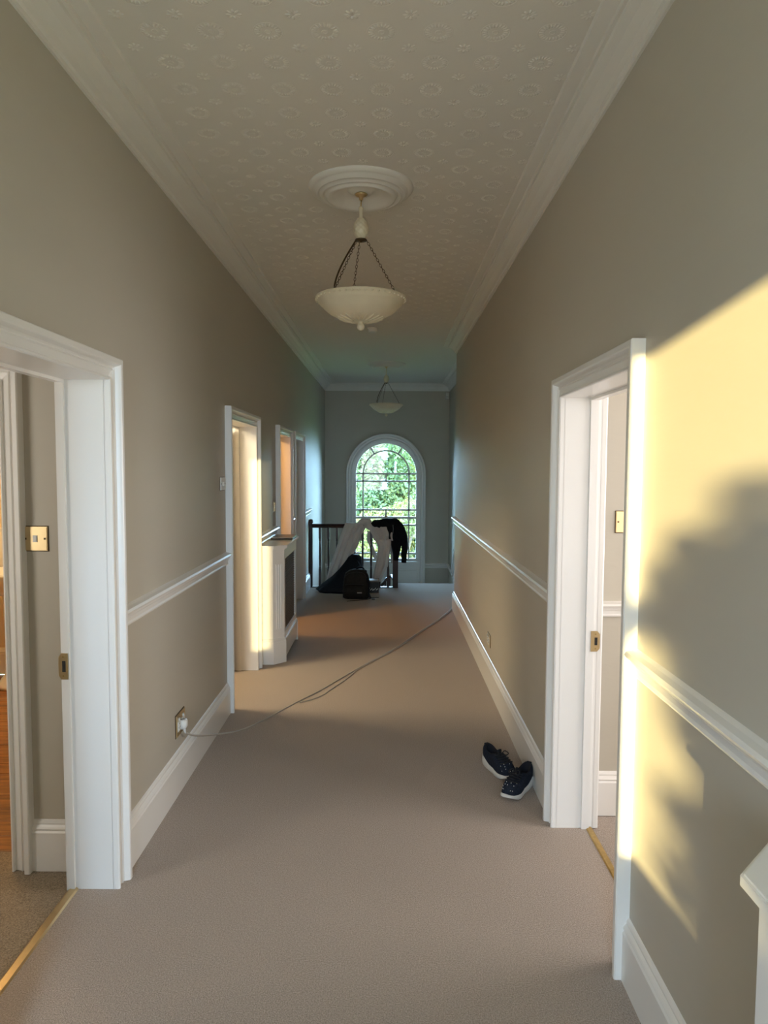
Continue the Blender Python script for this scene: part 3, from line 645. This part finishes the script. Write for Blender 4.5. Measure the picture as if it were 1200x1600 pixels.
def pendant(c, label):
    x, y = c; t = thing('pendant_light', (x, y, 2.4), label, 'pendant light', 'alabaster bowl pendants')
    obj('ceiling_hook', MB().lathe([(0, 0), (.028, -.001), (.034, -.007), (.026, -.014), (.012, -.02), (.009, -.035), (0, -.036)], (x, y, ZC-.028), 20), M_BRASS, t)
    mb = MB(); link_chain(mb, (x, y, ZC-.062), (x, y, ZC-.098), .020, .009, .003); obj('hook_chain', mb, M_BRASSD, t)
    obj('stem', MB().lathe([(0, .068), (.011, .067), (.013, .060), (.009, .045), (.0095, .02), (.013, .0), (.016, -.012)], (x, y, 2.985), 16), M_ALAB, t)
    # pineapple body
    mb = MB(); prof = []; N = 22
    for j in range(N+1):
        u = j/N; r = .0375*math.sin(math.pi*(.10+.82*u))**.62 ; prof.append((r, .105*(1-u)))
    def wob(a, j): return .13*(abs(math.sin(4*a + j*.60))*abs(math.sin(4*a - j*.60)))
    mb.lathe(prof, (x, y, 2.888), 48, wob=wob); obj('pineapple', mb, M_ALAB, t)
    obj('chain_ring', MB().lathe([(.010, .004), (.030, .003), (.032, 0), (.030, -.004), (.010, -.006), (.0, -.014)], (x, y, 2.884), 20), M_BRONZE, t)
    zr = 2.605; rb = .19
    for k, a in enumerate((R(-20), R(107), R(230))):
        p0 = (x+.03*math.cos(a), y+.03*math.sin(a), 2.882); p1 = (x+rb*math.cos(a), y+rb*math.sin(a), zr)
        mb = MB(); link_chain(mb, p0, p1); obj('chain', mb, M_BRONZE, t)
        obj('chain_hook', MB().tube([p1, (p1[0], p1[1], zr-.03)], .004, 6), M_BRONZE, t)
    a = R(208); obj('flex', MB().tube(spline([(x-.02, y-.02, 2.885), (x-.06, y-.05, 2.81), (x-.10, y-.09, 2.72), (x-.125, y-.12, 2.64), (x-.125, y-.12, 2.598), (x-.08, y-.10, 2.59)]), .0045, 6), M_BRONZE, t)
    outer = [(0, 2.463), (.03, 2.464), (.07, 2.470), (.12, 2.484), (.165, 2.506), (.195, 2.53), (.205, 2.545), (.214, 2.549), (.222, 2.56), (.226, 2.568), (.232, 2.572), (.238, 2.578), (.236, 2.588), (.224, 2.591)]
    inner = [(.212, 2.588), (.196, 2.55), (.16, 2.52), (.11, 2.495), (.0, 2.475)]
    bowl = obj('bowl', MB().lathe([(r, z-0) for r, z in outer+inner], (x, y, 0), 64), M_ALAB, t)
    mb = MB()
    for k in range(44):
        a = 2*math.pi*k/44; mb.lathe([(0, .006), (.006, .003), (.007, 0), (.005, -.005), (0, -.006)], (x+.234*math.cos(a), y+.234*math.sin(a), 2.574), 6)
    o = obj('beaded_rim', mb, M_ALAB, bowl); o['kind'] = 'stuff'
    for k in range(20):
        a = 2*math.pi*k/20; pts = []
        for r in (.045, .07, .095, .115, .125):
            z = np.interp(r, [p[0] for p in outer], [p[1] for p in outer]); pts.append((x+r*math.cos(a), y+r*math.sin(a), z-.001))
        obj('leaf_flute', MB().tube(pts, [.003, .006, .007, .005, .002], 6), M_ALAB, bowl)
    obj('finial', MB().lathe([(.010, .012), (.014, .006), (.011, .0), (.018, -.008), (.021, -.019), (.017, -.031), (.007, -.038), (0, -.039)], (x, y, 2.456), 20), M_ALAB, t)
    return t
p1 = pendant((-.143, 3.73), 'cream alabaster bowl pendant on three chains, nearer the camera')
p2 = copy_tree(p1); p2.location = (-.018, 9.93, 2.4); p2['label'] = 'cream alabaster bowl pendant on three chains, hanging in front of the arched window wall'
sd = thing('smoke_detector', (-.155, 7.4, ZC), 'round white smoke detector on the ceiling behind the nearer pendant', 'smoke detector')
obj('base', MB().lathe([(0, -.012), (.056, -.012), (.058, -.004), (.058, .001)], (-.155, 7.4, ZC), 28), M_PLAST, sd)
obj('cover', MB().lathe([(0, -.046), (.034, -.045), (.047, -.038), (.050, -.024), (.050, -.012)], (-.155, 7.4, ZC), 28), M_PLAST, sd)
ms = thing('motion_sensor', (1.045, YB, 2.95), 'small white motion sensor high in the corner of the window wall', 'sensor')
obj('housing', MB().bbox((1.012, YB-.05, 2.89), (1.075, YB, 3.005), .012), M_PLAST, ms)
obj('lens', MB().bbox((1.02, YB-.056, 2.90), (1.067, YB-.046, 2.945), .006), mat('frosted_lens', (.6, .6, .58), .5, var=.02), ms)

# ------------------------------------------------------------------ clothes and bags by the balustrade
rng = random.Random(4)
def cloth(name, rows, ybase, amp, folds, seed, m, parent, th=.014, n=26, ycurve=None):
    # rows: (z, x_left, x_right, y_shift); folded sheet with thickness, front and back skins
    r_ = random.Random(seed); ph = [r_.uniform(0, 6.28) for _ in range(4)]
    zs = np.array([r[0] for r in rows])[::-1]; k = max(16, len(rows)*4)
    zz = np.linspace(rows[0][0], rows[-1][0], k); F, B = [], []
    for i, z in enumerate(zz):
        xl, xr, ys = [float(np.interp(z, zs, np.array([r[c] for r in rows])[::-1])) for c in (1, 2, 3)]
        fr_ = i/(k-1); g = .35 + .65*fr_
        fl, bl = [], []
        for j in range(n):
            u = j/(n-1); x = xl + (xr-xl)*u
            y = ybase + ys + amp*g*(math.sin(folds*6.28*u + ph[0] + 1.2*fr_) + .45*math.sin(folds*2.3*6.28*u + ph[1] - 2*fr_)) + .008*math.sin(9*fr_+ph[2]+5*u)
            e = th*(.3 + .7*min(1, 6*min(u, 1-u)))
            fl.append((x + .006*math.sin(7*fr_+ph[3]+8*u), y-e, z)); bl.append((x, y+e, z))
        F.append(fl); B.append(bl)
    mb = MB(); rings = [F[i] + B[i][::-1] for i in range(k)]
    mb.loft(rings); return obj(name, mb, m, parent)
sh = thing('bed_sheet', (-.45, BY, 0), 'rumpled off-white sheet draped over the handrail, spreading to the left', 'sheet')
cloth('front_drape', [(.915, -.585, -.30, .0), (.86, -.60, -.29, -.045), (.75, -.645, -.36, -.06), (.62, -.69, -.40, -.085), (.48, -.735, -.47, -.12), (.30, -.80, -.54, -.15), (.14, -.83, -.60, -.17)], BY-.01, .034, 3.2, 3, M_SHEET, sh)
cloth('back_drape', [(.915, -.56, -.30, .02), (.80, -.55, -.32, .055), (.66, -.53, -.36, .06)], BY+.01, .012, 2, 5, M_SHEET, sh)
def blob(path, radii, flat, m, name, parent, n=14, seed=0, rough=.10):
    r_ = random.Random(seed); pts = spline(path, 5); rad = np.interp(np.linspace(0, 1, len(pts)), np.linspace(0, 1, len(radii)), radii)
    rings = []
    for i, p in enumerate(pts):
        t = (pts[min(i+1, len(pts)-1)] - pts[max(i-1, 0)]).normalized(); a = Vector((0, 1, 0)).cross(t)
        if a.length < .05: a = Vector((1, 0, 0))
        a.normalize(); b = t.cross(a).normalized(); ring = []
        for j in range(n):
            th = 6.2832*j/n; k = 1 + rough*math.sin(3*th + i*.9 + seed) + rough*.6*math.sin(5*th - i*.6 + seed*2)
            ring.append(tuple(p + a*math.cos(th)*rad[i]*k + b*math.sin(th)*rad[i]*flat*k))
        rings.append(ring)
    return obj(name, MB().loft(rings), m, parent)
blob([(-.40, BY-.03, .90), (-.33, BY-.03, .935), (-.27, BY-.03, .92), (-.23, BY-.05, .86), (-.19, BY-.06, .80)], [.03, .05, .055, .045, .03], .8, M_SHEET, 'bunched_fold', sh, seed=2, rough=.12)
tr = thing('white_trousers', (-.08, BY, 0), 'twisted off-white trousers hanging from the handrail beneath the black jacket', 'trousers')
cloth('waist', [(.915, -.29, .06, .0), (.86, -.26, .08, -.05), (.78, -.22, .085, -.07), (.68, -.17, .085, -.08)], BY-.02, .026, 2.3, 8, M_SHEET, tr)
cloth('leg', [(.70, -.17, .055, -.085), (.60, -.12, .055, -.10), (.45, -.135, .035, -.11), (.32, -.16, .02, -.10), (.20, -.18, -.045, -.10), (.10, -.20, -.09, -.09)], BY-.02, .024, 1.6, 9, M_SHEET, tr)
cloth('leg', [(.86, .0, .10, -.01), (.62, .04, .10, .015), (.48, .055, .095, .02), (.34, .06, .095, .02)], BY+.03, .010, 1.2, 12, M_SHEET, tr)
cloth('pocket_lining', [(.80, -.27, -.18, .0), (.66, -.28, -.20, .01), (.58, -.24, -.19, .01), (.44, -.19, -.13, .0), (.40, -.17, -.12, 0)], BY+.01, .010, 1.2, 14, M_SHEET, tr)
jk = thing('jacket', (.13, BY, 0), 'black fleece jacket thrown over the newel end of the handrail', 'jacket')
blob([(-.215, BY-.04, .89), (-.16, BY-.05, .905), (-.06, BY-.05, .915), (.06, BY-.04, .915), (.14, BY-.03, .90), (.19, BY-.02, .86)], [.028, .055, .062, .068, .07, .05], .95, M_BLACK, 'shoulders', jk, seed=1)
cloth('body', [(.93, -.07, .20, .0), (.82, -.03, .225, -.04), (.72, .02, .215, -.06), (.62, .06, .205, -.06), (.50, .085, .18, -.05), (.40, .10, .165, -.04)], BY-.035, .02, 1.3, 21, M_BLACK, jk, th=.022)
blob([(.15, BY-.04, .90), (.21, BY-.05, .82), (.245, BY-.05, .70), (.252, BY-.05, .58), (.245, BY-.05, .46), (.243, BY-.05, .39)], [.055, .055, .048, .045, .040, .036], .9, M_BLACK, 'sleeve', jk, seed=3, rough=.06)
blob([(.243, BY-.05, .40), (.243, BY-.05, .38), (.242, BY-.05, .362)], [.034, .036, .034], .9, M_BLACK, 'cuff', jk, seed=4, rough=.02)
obj('zip', MB().tube([(.085, BY-.115, .90), (.09, BY-.125, .84), (.085, BY-.13, .78)], .004, 6), M_GREYD, jk)
nb = thing('navy_holdall', (-.6, 9.5, 0), 'dark navy holdall slumped in a heap against the balustrade', 'bag')
def heap(rows, m, name, parent, n=28, seed=0, rough=.05):
    rings = []
    for i, (z, cx, cy, rx, ry) in enumerate(rows):
        ring = []
        for j in range(n):
            th = 6.2832*j/n; k = 1 + rough*math.sin(4*th + i*1.1 + seed) + rough*.6*math.sin(7*th - i*.7)
            c, s_ = math.cos(th), math.sin(th); p = .8
            ring.append((cx + rx*k*math.copysign(abs(c)**p, c), cy + ry*k*math.copysign(abs(s_)**p, s_), z))
        rings.append(ring)
    return obj(name, MB().loft(rings), m, parent)
heap([(0, -.62, 9.48, .30, .19), (.03, -.63, 9.48, .325, .20), (.10, -.59, 9.50, .285, .19), (.20, -.53, 9.53, .225, .16), (.30, -.485, 9.56, .165, .13), (.40, -.455, 9.60, .11, .10), (.46, -.44, 9.62, .085, .08), (.49, -.44, 9.63, .045, .045)], M_NAVY, 'body', nb, seed=1)
heap([(.0, -.80, 9.42, .12, .11), (.03, -.80, 9.42, .13, .12), (.07, -.79, 9.43, .10, .09), (.10, -.77, 9.44, .04, .04)], M_NAVY, 'slumped_end', nb, seed=2)
obj('carry_strap', MB().tube(spline([(-.42, 9.50, .43), (-.37, 9.42, .38), (-.34, 9.38, .29), (-.335, 9.36, .20)]), .014, 6, flat=.4), M_NAVY, nb)
bp_ = thing('backpack', (-.40, 9.0, 0), 'dark olive brown backpack standing in front of the navy holdall', 'backpack')
def sq_ring(z, cx, cy, rx, ry, n=32, p=.55):
    return [(cx + rx*math.copysign(abs(math.cos(6.2832*j/n))**p, math.cos(6.2832*j/n)), cy + ry*math.copysign(abs(math.sin(6.2832*j/n))**p, math.sin(6.2832*j/n)), z) for j in range(n)]
rows = [(0, -.395, 9.0, .155, .095), (.015, -.395, 9.0, .172, .11), (.08, -.397, 9.0, .170, .115), (.18, -.40, 9.01, .162, .105), (.27, -.40, 9.02, .152, .09), (.32, -.395, 9.03, .142, .08), (.355, -.375, 9.035, .115, .065), (.37, -.36, 9.04, .07, .04)]
obj('main_body', MB().loft([sq_ring(*r) for r in rows]), M_PACK, bp_)
rows = [(.02, -.41, 8.895, .12, .02), (.04, -.41, 8.885, .135, .035), (.12, -.41, 8.885, .134, .034), (.17, -.41, 8.895, .125, .025), (.185, -.41, 8.905, .09, .01)]
fp = obj('front_pocket', MB().loft([sq_ring(*r) for r in rows]), M_PACK, bp_)
obj('patch', MB().box((-.375, 8.846, .085), (-.315, 8.853, .10)), M_GREYD, fp)
obj('zip', MB().tube([(-.53, 8.895, .188), (-.41, 8.884, .195), (-.29, 8.895, .188)], .004, 6), M_DARK, fp)
obj('zip', MB().tube(spline([(-.55, 8.93, .27), (-.50, 8.93, .32), (-.40, 8.945, .345), (-.30, 8.94, .33), (-.255, 8.93, .27)]), .004, 6), M_DARK, bp_)
obj('shoulder_strap', MB().tube(spline([(-.29, 9.0, .355), (-.25, 8.97, .30), (-.238, 8.95, .18), (-.235, 8.93, .08), (-.20, 8.90, .012)]), .020, 6, flat=.35), M_NAVY, bp_)
obj('grab_handle', MB().tube(spline([(-.40, 9.04, .36), (-.36, 9.04, .395), (-.31, 9.04, .385), (-.285, 9.04, .35)]), .011, 6), M_NAVY, bp_)
obj('webbing', MB().tube(spline([(-.20, 8.90, .012), (-.26, 8.86, .006), (-.36, 8.80, .005), (-.50, 8.745, .005)]), .009, 6, flat=.35), M_NAVY, bp_)
obj('webbing', MB().tube(spline([(-.22, 8.95, .012), (-.17, 8.99, .006), (-.10, 9.01, .005)]), .009, 6, flat=.35), M_NAVY, bp_)
obj('buckle', MB().bbox((-.19, 8.86, .0), (-.145, 8.90, .014), .004), M_DARK, bp_)
bx = thing('shoe_box', (-.18, 9.45, 0), 'small black carton with white print beside the backpack', 'box')
obj('carton', MB().bbox((-.265, 9.36, 0), (-.105, 9.52, .15), .003), M_BOXP, bx)
obj('lid', MB().bbox((-.270, 9.355, .15), (-.10, 9.525, .172), .003), mat('grey_card', (.20, .19, .17), .6, var=.05), bx)
mb = MB(); r_ = random.Random(8)
for k in range(9):
    x0 = -.255+.016*k; z0 = .028+r_.uniform(0, .02); mb.prism([(x0, z0), (x0+.012, z0+.008), (x0+.016, z0+.026), (x0+.005, z0+.018)], 9.357, 9.3595, lambda p, q, h: (p, h, q))
obj('white_print', mb, M_PLAST, bx)

# ------------------------------------------------------------------ running shoes
def shoe(heel, toe, label, mirror=1):
    heel, toe = Vector(heel), Vector(toe); d = (toe-heel); L_ = .285; ang = math.atan2(d.y, d.x); mid = (heel+toe)/2
    t = thing('running_shoe', (mid.x, mid.y, 0), label, 'shoe', 'pair of running shoes')
    ca, sa = math.cos(ang), math.sin(ang)
    W = lambda p: (mid.x + p[0]*ca - p[1]*sa, mid.y + p[0]*sa + p[1]*ca, p[2])
    n = 40
    def outline(s_=1.0):
        o = []
        for j in range(n):
            th = 6.2832*j/n; c, s2 = math.cos(th), math.sin(th); x = L_/2*c
            u = (x/L_+.5); wd = np.interp(u, [0, .12, .35, .5, .72, .9, 1], [.033, .038, .033, .032, .047, .049, .045])
            y = wd*math.copysign(abs(s2)**.6, s2)*s_ + mirror*.006*math.sin(u*3.1); o.append((x*s_, y))
        return o
    def zb(x): u = x/L_+.5; return float(np.interp(u, [0, .10, .3, .6, .8, 1], [.020, .006, .002, .0, .006, .028]))
    def zt(x): u = x/L_+.5; return float(np.interp(u, [0, .15, .35, .55, .75, .92, 1], [.056, .056, .036, .031, .030, .036, .046]))
    O = outline(1.05); O2 = outline(1.0); O3 = outline(1.07)
    obj('sole', MB().loft([[W((x, y, zb(x))) for x, y in O2], [W((x, y, zb(x)+.004)) for x, y in O3], [W((x, y, (zb(x)+zt(x))/2)) for x, y in O3], [W((x, y, zt(x)-.003)) for x, y in O], [W((x, y, zt(x))) for x, y in O2]]), M_SOLE, t)
    rings = []; Cc = []
    for j in range(n):
        th = 6.2832*j/n; c, s2 = math.cos(th), math.sin(th); x = -.058 + .066*c; y = .033*math.copysign(abs(s2)**.85, s2)
        Cc.append((x, y, float(np.interp(c, [-1, -.2, .4, 1], [.122, .098, .096, .110]))))
    for i in range(11):
        k = i/10; f_ = k**1.7*.9 + k*.1; g = 1-(1-k)**1.9; ring = []
        for j in range(n):
            bx_, by_ = O2[j]; bz = zt(bx_)-.004; cx_, cy_, cz = Cc[j]
            bulge = 1 + .06*math.sin(math.pi*k)
            ring.append(W((bx_*bulge + (cx_-bx_*bulge)*f_, (by_*bulge + (cy_-by_*bulge)*f_), bz + (cz-bz)*g)))
        rings.append(ring)
    obj('upper', MB().loft(rings, cap1=False), M_SHOE, t)
    inn = [[W((x*1.0, y*1.0, z)) for x, y, z in Cc], [W((-.058+(x+.058)*.92, y*.90, z+.004)) for x, y, z in Cc], [W((-.058+(x+.058)*.84, y*.80, z-.004)) for x, y, z in Cc], [W((-.05+(x+.058)*.85, y*.8, .05)) for x, y, z in Cc]]
    obj('collar_lining', MB().loft(inn, cap0=False), M_SHOEIN, t)
    # tongue and laces follow the instep of the upper
    def at(i, j, up_): p = rings[i][j % n]; return (p[0], p[1], p[2]+up_)
    obj('tongue', MB().loft([[at(i, j, e) for j, e in ((-3, -.004), (-2, .003), (-1, .005), (0, .006), (1, .005), (2, .003), (3, -.004), (0, -.006))] for i in (5, 6, 7, 8, 9, 10)] +
        [[(p[0]+ca*.0 - ca*.012*0, p[1], p[2]+.022) for p in [at(10, j, e) for j, e in ((-3, -.004), (-2, .003), (-1, .005), (0, .006), (1, .005), (2, .003), (3, -.004), (0, -.006))]]]), M_SHOEIN, t)
    for i in (5, 6, 7, 8, 9):
        obj('lace', MB().tube([at(i, -5, .001), at(i, -3, .005), at(i, -1, .010), at(i, 1, .010), at(i, 3, .005), at(i, 5, .001)], .0034, 6), M_LACE, t)
    k0 = Vector(at(9, 0, .012)); sd_ = Vector((-sa, ca, 0)); fw_ = Vector((ca, sa, 0))
    for s_ in (-1, 1):
        obj('lace_bow', MB().tube(spline([k0, k0+sd_*s_*.018+Vector((0, 0, .012)), k0+sd_*s_*.032+fw_*.016+Vector((0, 0, .002)), k0+sd_*s_*.014+fw_*.02-Vector((0, 0, .004)), k0]), .0028, 6), M_LACE, t)
    obj('heel_tab', MB().loft([[W((-L_/2+.012+dx, y, z)) for dx, y in ((-.004, -.012), (-.004, .012), (.006, .012), (.006, -.012))] for z in (.07, .095, .122)]), M_SHOE, t)
    mb = MB(); r_ = random.Random(int(1000*heel.x))
    for k in range(16):
        i = r_.randrange(2, 6); j = r_.choice([0, 1, 2, 3, 4, 36, 37, 38, 39, 5, 35]); p = Vector(rings[i][j]); c_ = Vector((mid.x, mid.y, 0)); nn = (p-c_).normalized()
        mb.lathe([(0, .0016), (.0016, .001), (.0018, -.002)], (p.x+nn.x*.001, p.y+nn.y*.001, p.z+.001), 6)
    o = obj('paint_specks', mb, M_PLAST, t); o['kind'] = 'stuff'
    return t
shoe((.772, 3.665), (.618, 3.463), 'nearer navy running shoe with white sole, heel against the right baseboard', 1)
shoe((.575, 3.93), (.69, 3.672), 'farther navy running shoe with white sole, toe tucked behind the other shoe', -1)

# ------------------------------------------------------------------ bathroom fitting glimpsed through the lobby
wb = thing('washbasin', (-2.85, 5.2, 0), 'white ceramic pedestal washbasin glimpsed in the bathroom at far left', 'washbasin')
obj('pedestal', MB().lathe([(.0, 0), (.13, 0), (.135, .02), (.12, .05), (.08, .10), (.07, .4), (.085, .74)], (-2.85, 5.28, 0), 24), M_CERAM, wb)
obj('basin', MB().lathe([(0, .70), (.12, .72), (.22, .80), (.27, .88), (.275, .90), (.25, .90), (.20, .83), (0, .80)], (-2.85, 5.28, 0), 32), M_CERAM, wb)
obj('tap', MB().tube(spline([(-2.85, 5.50, .90), (-2.85, 5.50, 1.0), (-2.85, 5.44, 1.02), (-2.85, 5.38, .98)]), .014, 8), M_BRASS, wb)
obj('splashback', MB().bbox((-3.15, 5.575, .88), (-2.5, 5.60, 1.2), .004), M_CERAM, wb)

# ------------------------------------------------------------------ garden outside
S('ground', MB().box((-40, 14, -4.3), (40, 90, -4.2)), M_LAWN, 'green lawn outside below the arched window')
S('ground_rear', MB().box((-40, -60, -4.3), (40, -2.6, -4.2)), M_LAWN, 'green lawn behind the house')
def foliage(name, clusters, count, size, seed, m, parent):
    r_ = np.random.default_rng(seed); C = np.array(clusters, float)
    wts = (C[:, 3]**2); idx = r_.choice(len(C), count, p=wts/wts.sum())
    dirs = r_.normal(size=(count, 3)); dirs /= np.linalg.norm(dirs, axis=1)[:, None]
    rad = C[idx, 3]*(r_.uniform(.55, 1.08, count)); P = C[idx, :3] + dirs*rad[:, None]*np.array([1, 1, .85])
    nrm = dirs + r_.normal(size=(count, 3))*.7; nrm /= np.linalg.norm(nrm, axis=1)[:, None]
    t = np.cross(nrm, r_.normal(size=(count, 3))); t /= np.linalg.norm(t, axis=1)[:, None]; b = np.cross(nrm, t)
    s = size*r_.uniform(.6, 1.3, count)[:, None]
    off = np.array(wloc(parent)[:])
    V = np.stack([P - t*s, P + b*s*.45 + nrm*s*.12, P + t*s, P - b*s*.45 + nrm*s*.12], 1).reshape(-1, 3) - off
    me = bpy.data.meshes.new(name); me.vertices.add(len(V)); me.vertices.foreach_set('co', V.ravel())
    me.loops.add(len(V)); me.loops.foreach_set('vertex_index', np.arange(len(V), dtype=np.int32))
    me.polygons.add(count); me.polygons.foreach_set('loop_start', np.arange(0, len(V), 4, dtype=np.int32)); me.polygons.foreach_set('loop_total', np.full(count, 4, np.int32))
    me.materials.append(m); me.update(calc_edges=True); me.validate()
    o = bpy.data.objects.new(name, me); COL.objects.link(o); o.parent = parent; o['kind'] = 'stuff'; return o
def tree(name, base, h, spread, seed, m, label, nclus=26, count=9000, size=.13, low=.25):
    t = thing(name, base, label, 'tree' if name != 'shrub' else 'shrub', None); r_ = random.Random(seed); cl = []
    for i in range(nclus):
        a = r_.uniform(0, 6.28); zf = low + (1-low)*r_.random(); rr = spread*r_.uniform(.1, 1)*math.sqrt(max(.1, 1-((zf-.55)/.55)**2))
        cl.append((base[0]+rr*math.cos(a), base[1]+rr*math.sin(a), base[2]+h*zf, spread*r_.uniform(.22, .42)))
    tr_ = MB().tube([(base[0], base[1], base[2]), (base[0]+.1, base[1], base[2]+h*.4), (base[0], base[1], base[2]+h*.8)], [.2, .14, .04], 8)
    for c in cl[:8]: tr_.tube([(base[0], base[1], base[2]+h*.35), ((base[0]+c[0])/2, (base[1]+c[1])/2, base[2]+h*.35+(c[2]-base[2]-h*.35)*.6), c[:3]], [.08, .05, .015], 6)
    obj('trunk', tr_, M_BARK, t); foliage('leaves', cl, count, size, seed, m, t); return t
tree('tree', (-1.2, 24, -4.2), 6.6, 2.6, 11, M_LEAF2, 'tall mid green tree left of centre outside the arched window', count=30000, nclus=44, size=.085)
tree('tree', (2.2, 25, -4.2), 6.4, 2.5, 12, M_LEAF1, 'fresh green tree right of centre outside the arched window', count=30000, nclus=44, size=.085)
tree('tree', (.4, 21, -4.2), 5.2, 1.7, 13, M_LEAF3, 'yellow green tree standing nearest outside the arched window', count=24000, nclus=40, size=.07)
tree('tree', (-.4, 30.5, -4.2), 7.3, 3.2, 14, M_LEAF1, 'broad pale green tree farthest outside the arched window', count=26000, nclus=44, size=.12)
tree('tree', (-3.2, 19.5, -4.2), 5.6, 1.6, 15, M_LEAF2, 'small dark green tree at the left edge outside the arched window', count=7000)
# unseen shrub added outside the rear window, clusters placed to shade the lower sunbeam
sb = thing('shrub', (-1.0, -6.6, -4.2), 'tall leafy shrub added behind the camera to shade the lower sunbeam', 'shrub')
cl = []; r_ = random.Random(5)
for i in range(40):
    x = r_.uniform(-1.35, -.1); z = r_.uniform(-2.5, 2.15 - .1*abs(x+.7)); cl.append((x, -6.6+r_.uniform(-.4, .4), z, r_.uniform(.22, .34)))
for k in range(9): cl.append((-1.49 + .02*math.sin(k*2.1), -6.6, .45 + .2*k, .25))
cl += [(-1.2, -6.6, 2.25, .24), (-.9, -6.5, 2.3, .26), (-.6, -6.6, 2.3, .28), (-1.53, -6.6, 2.2, .17), (-1.69, -6.6, 2.22, .075), (-1.60, -6.5, 2.33, .06), (-1.80, -6.6, 2.02, .07), (-1.74, -6.6, 2.12, .07), (-1.86, -6.6, 1.98, .06), (-1.75, -6.6, 2.04, .07), (-1.67, -6.6, 1.75, .08),
       (-1.66, -6.6, 2.0, .09), (-1.65, -6.6, 1.9, .09), (-1.6, -6.5, 2.1, .12), (-1.66, -6.5, 2.1, .06), (-1.6, -6.6, 1.85, .12), (-1.69, -6.6, 1.5, .05), (-1.69, -6.6, 1.3, .05)]
tb = MB().tube([(-.9, -6.6, -4.2), (-.9, -6.6, -2), (-.8, -6.6, 1.2)], [.12, .09, .03], 8)
for c in cl[::5]: tb.tube([(-.9, -6.6, -2.2), ((c[0]-.9)/2, -6.6, (c[2]-2)/2+.2), c[:3]], [.05, .03, .01], 6)
obj('trunk', tb, M_BARK, sb); foliage('leaves', cl, 15000, .07, 21, M_LEAF2, sb)
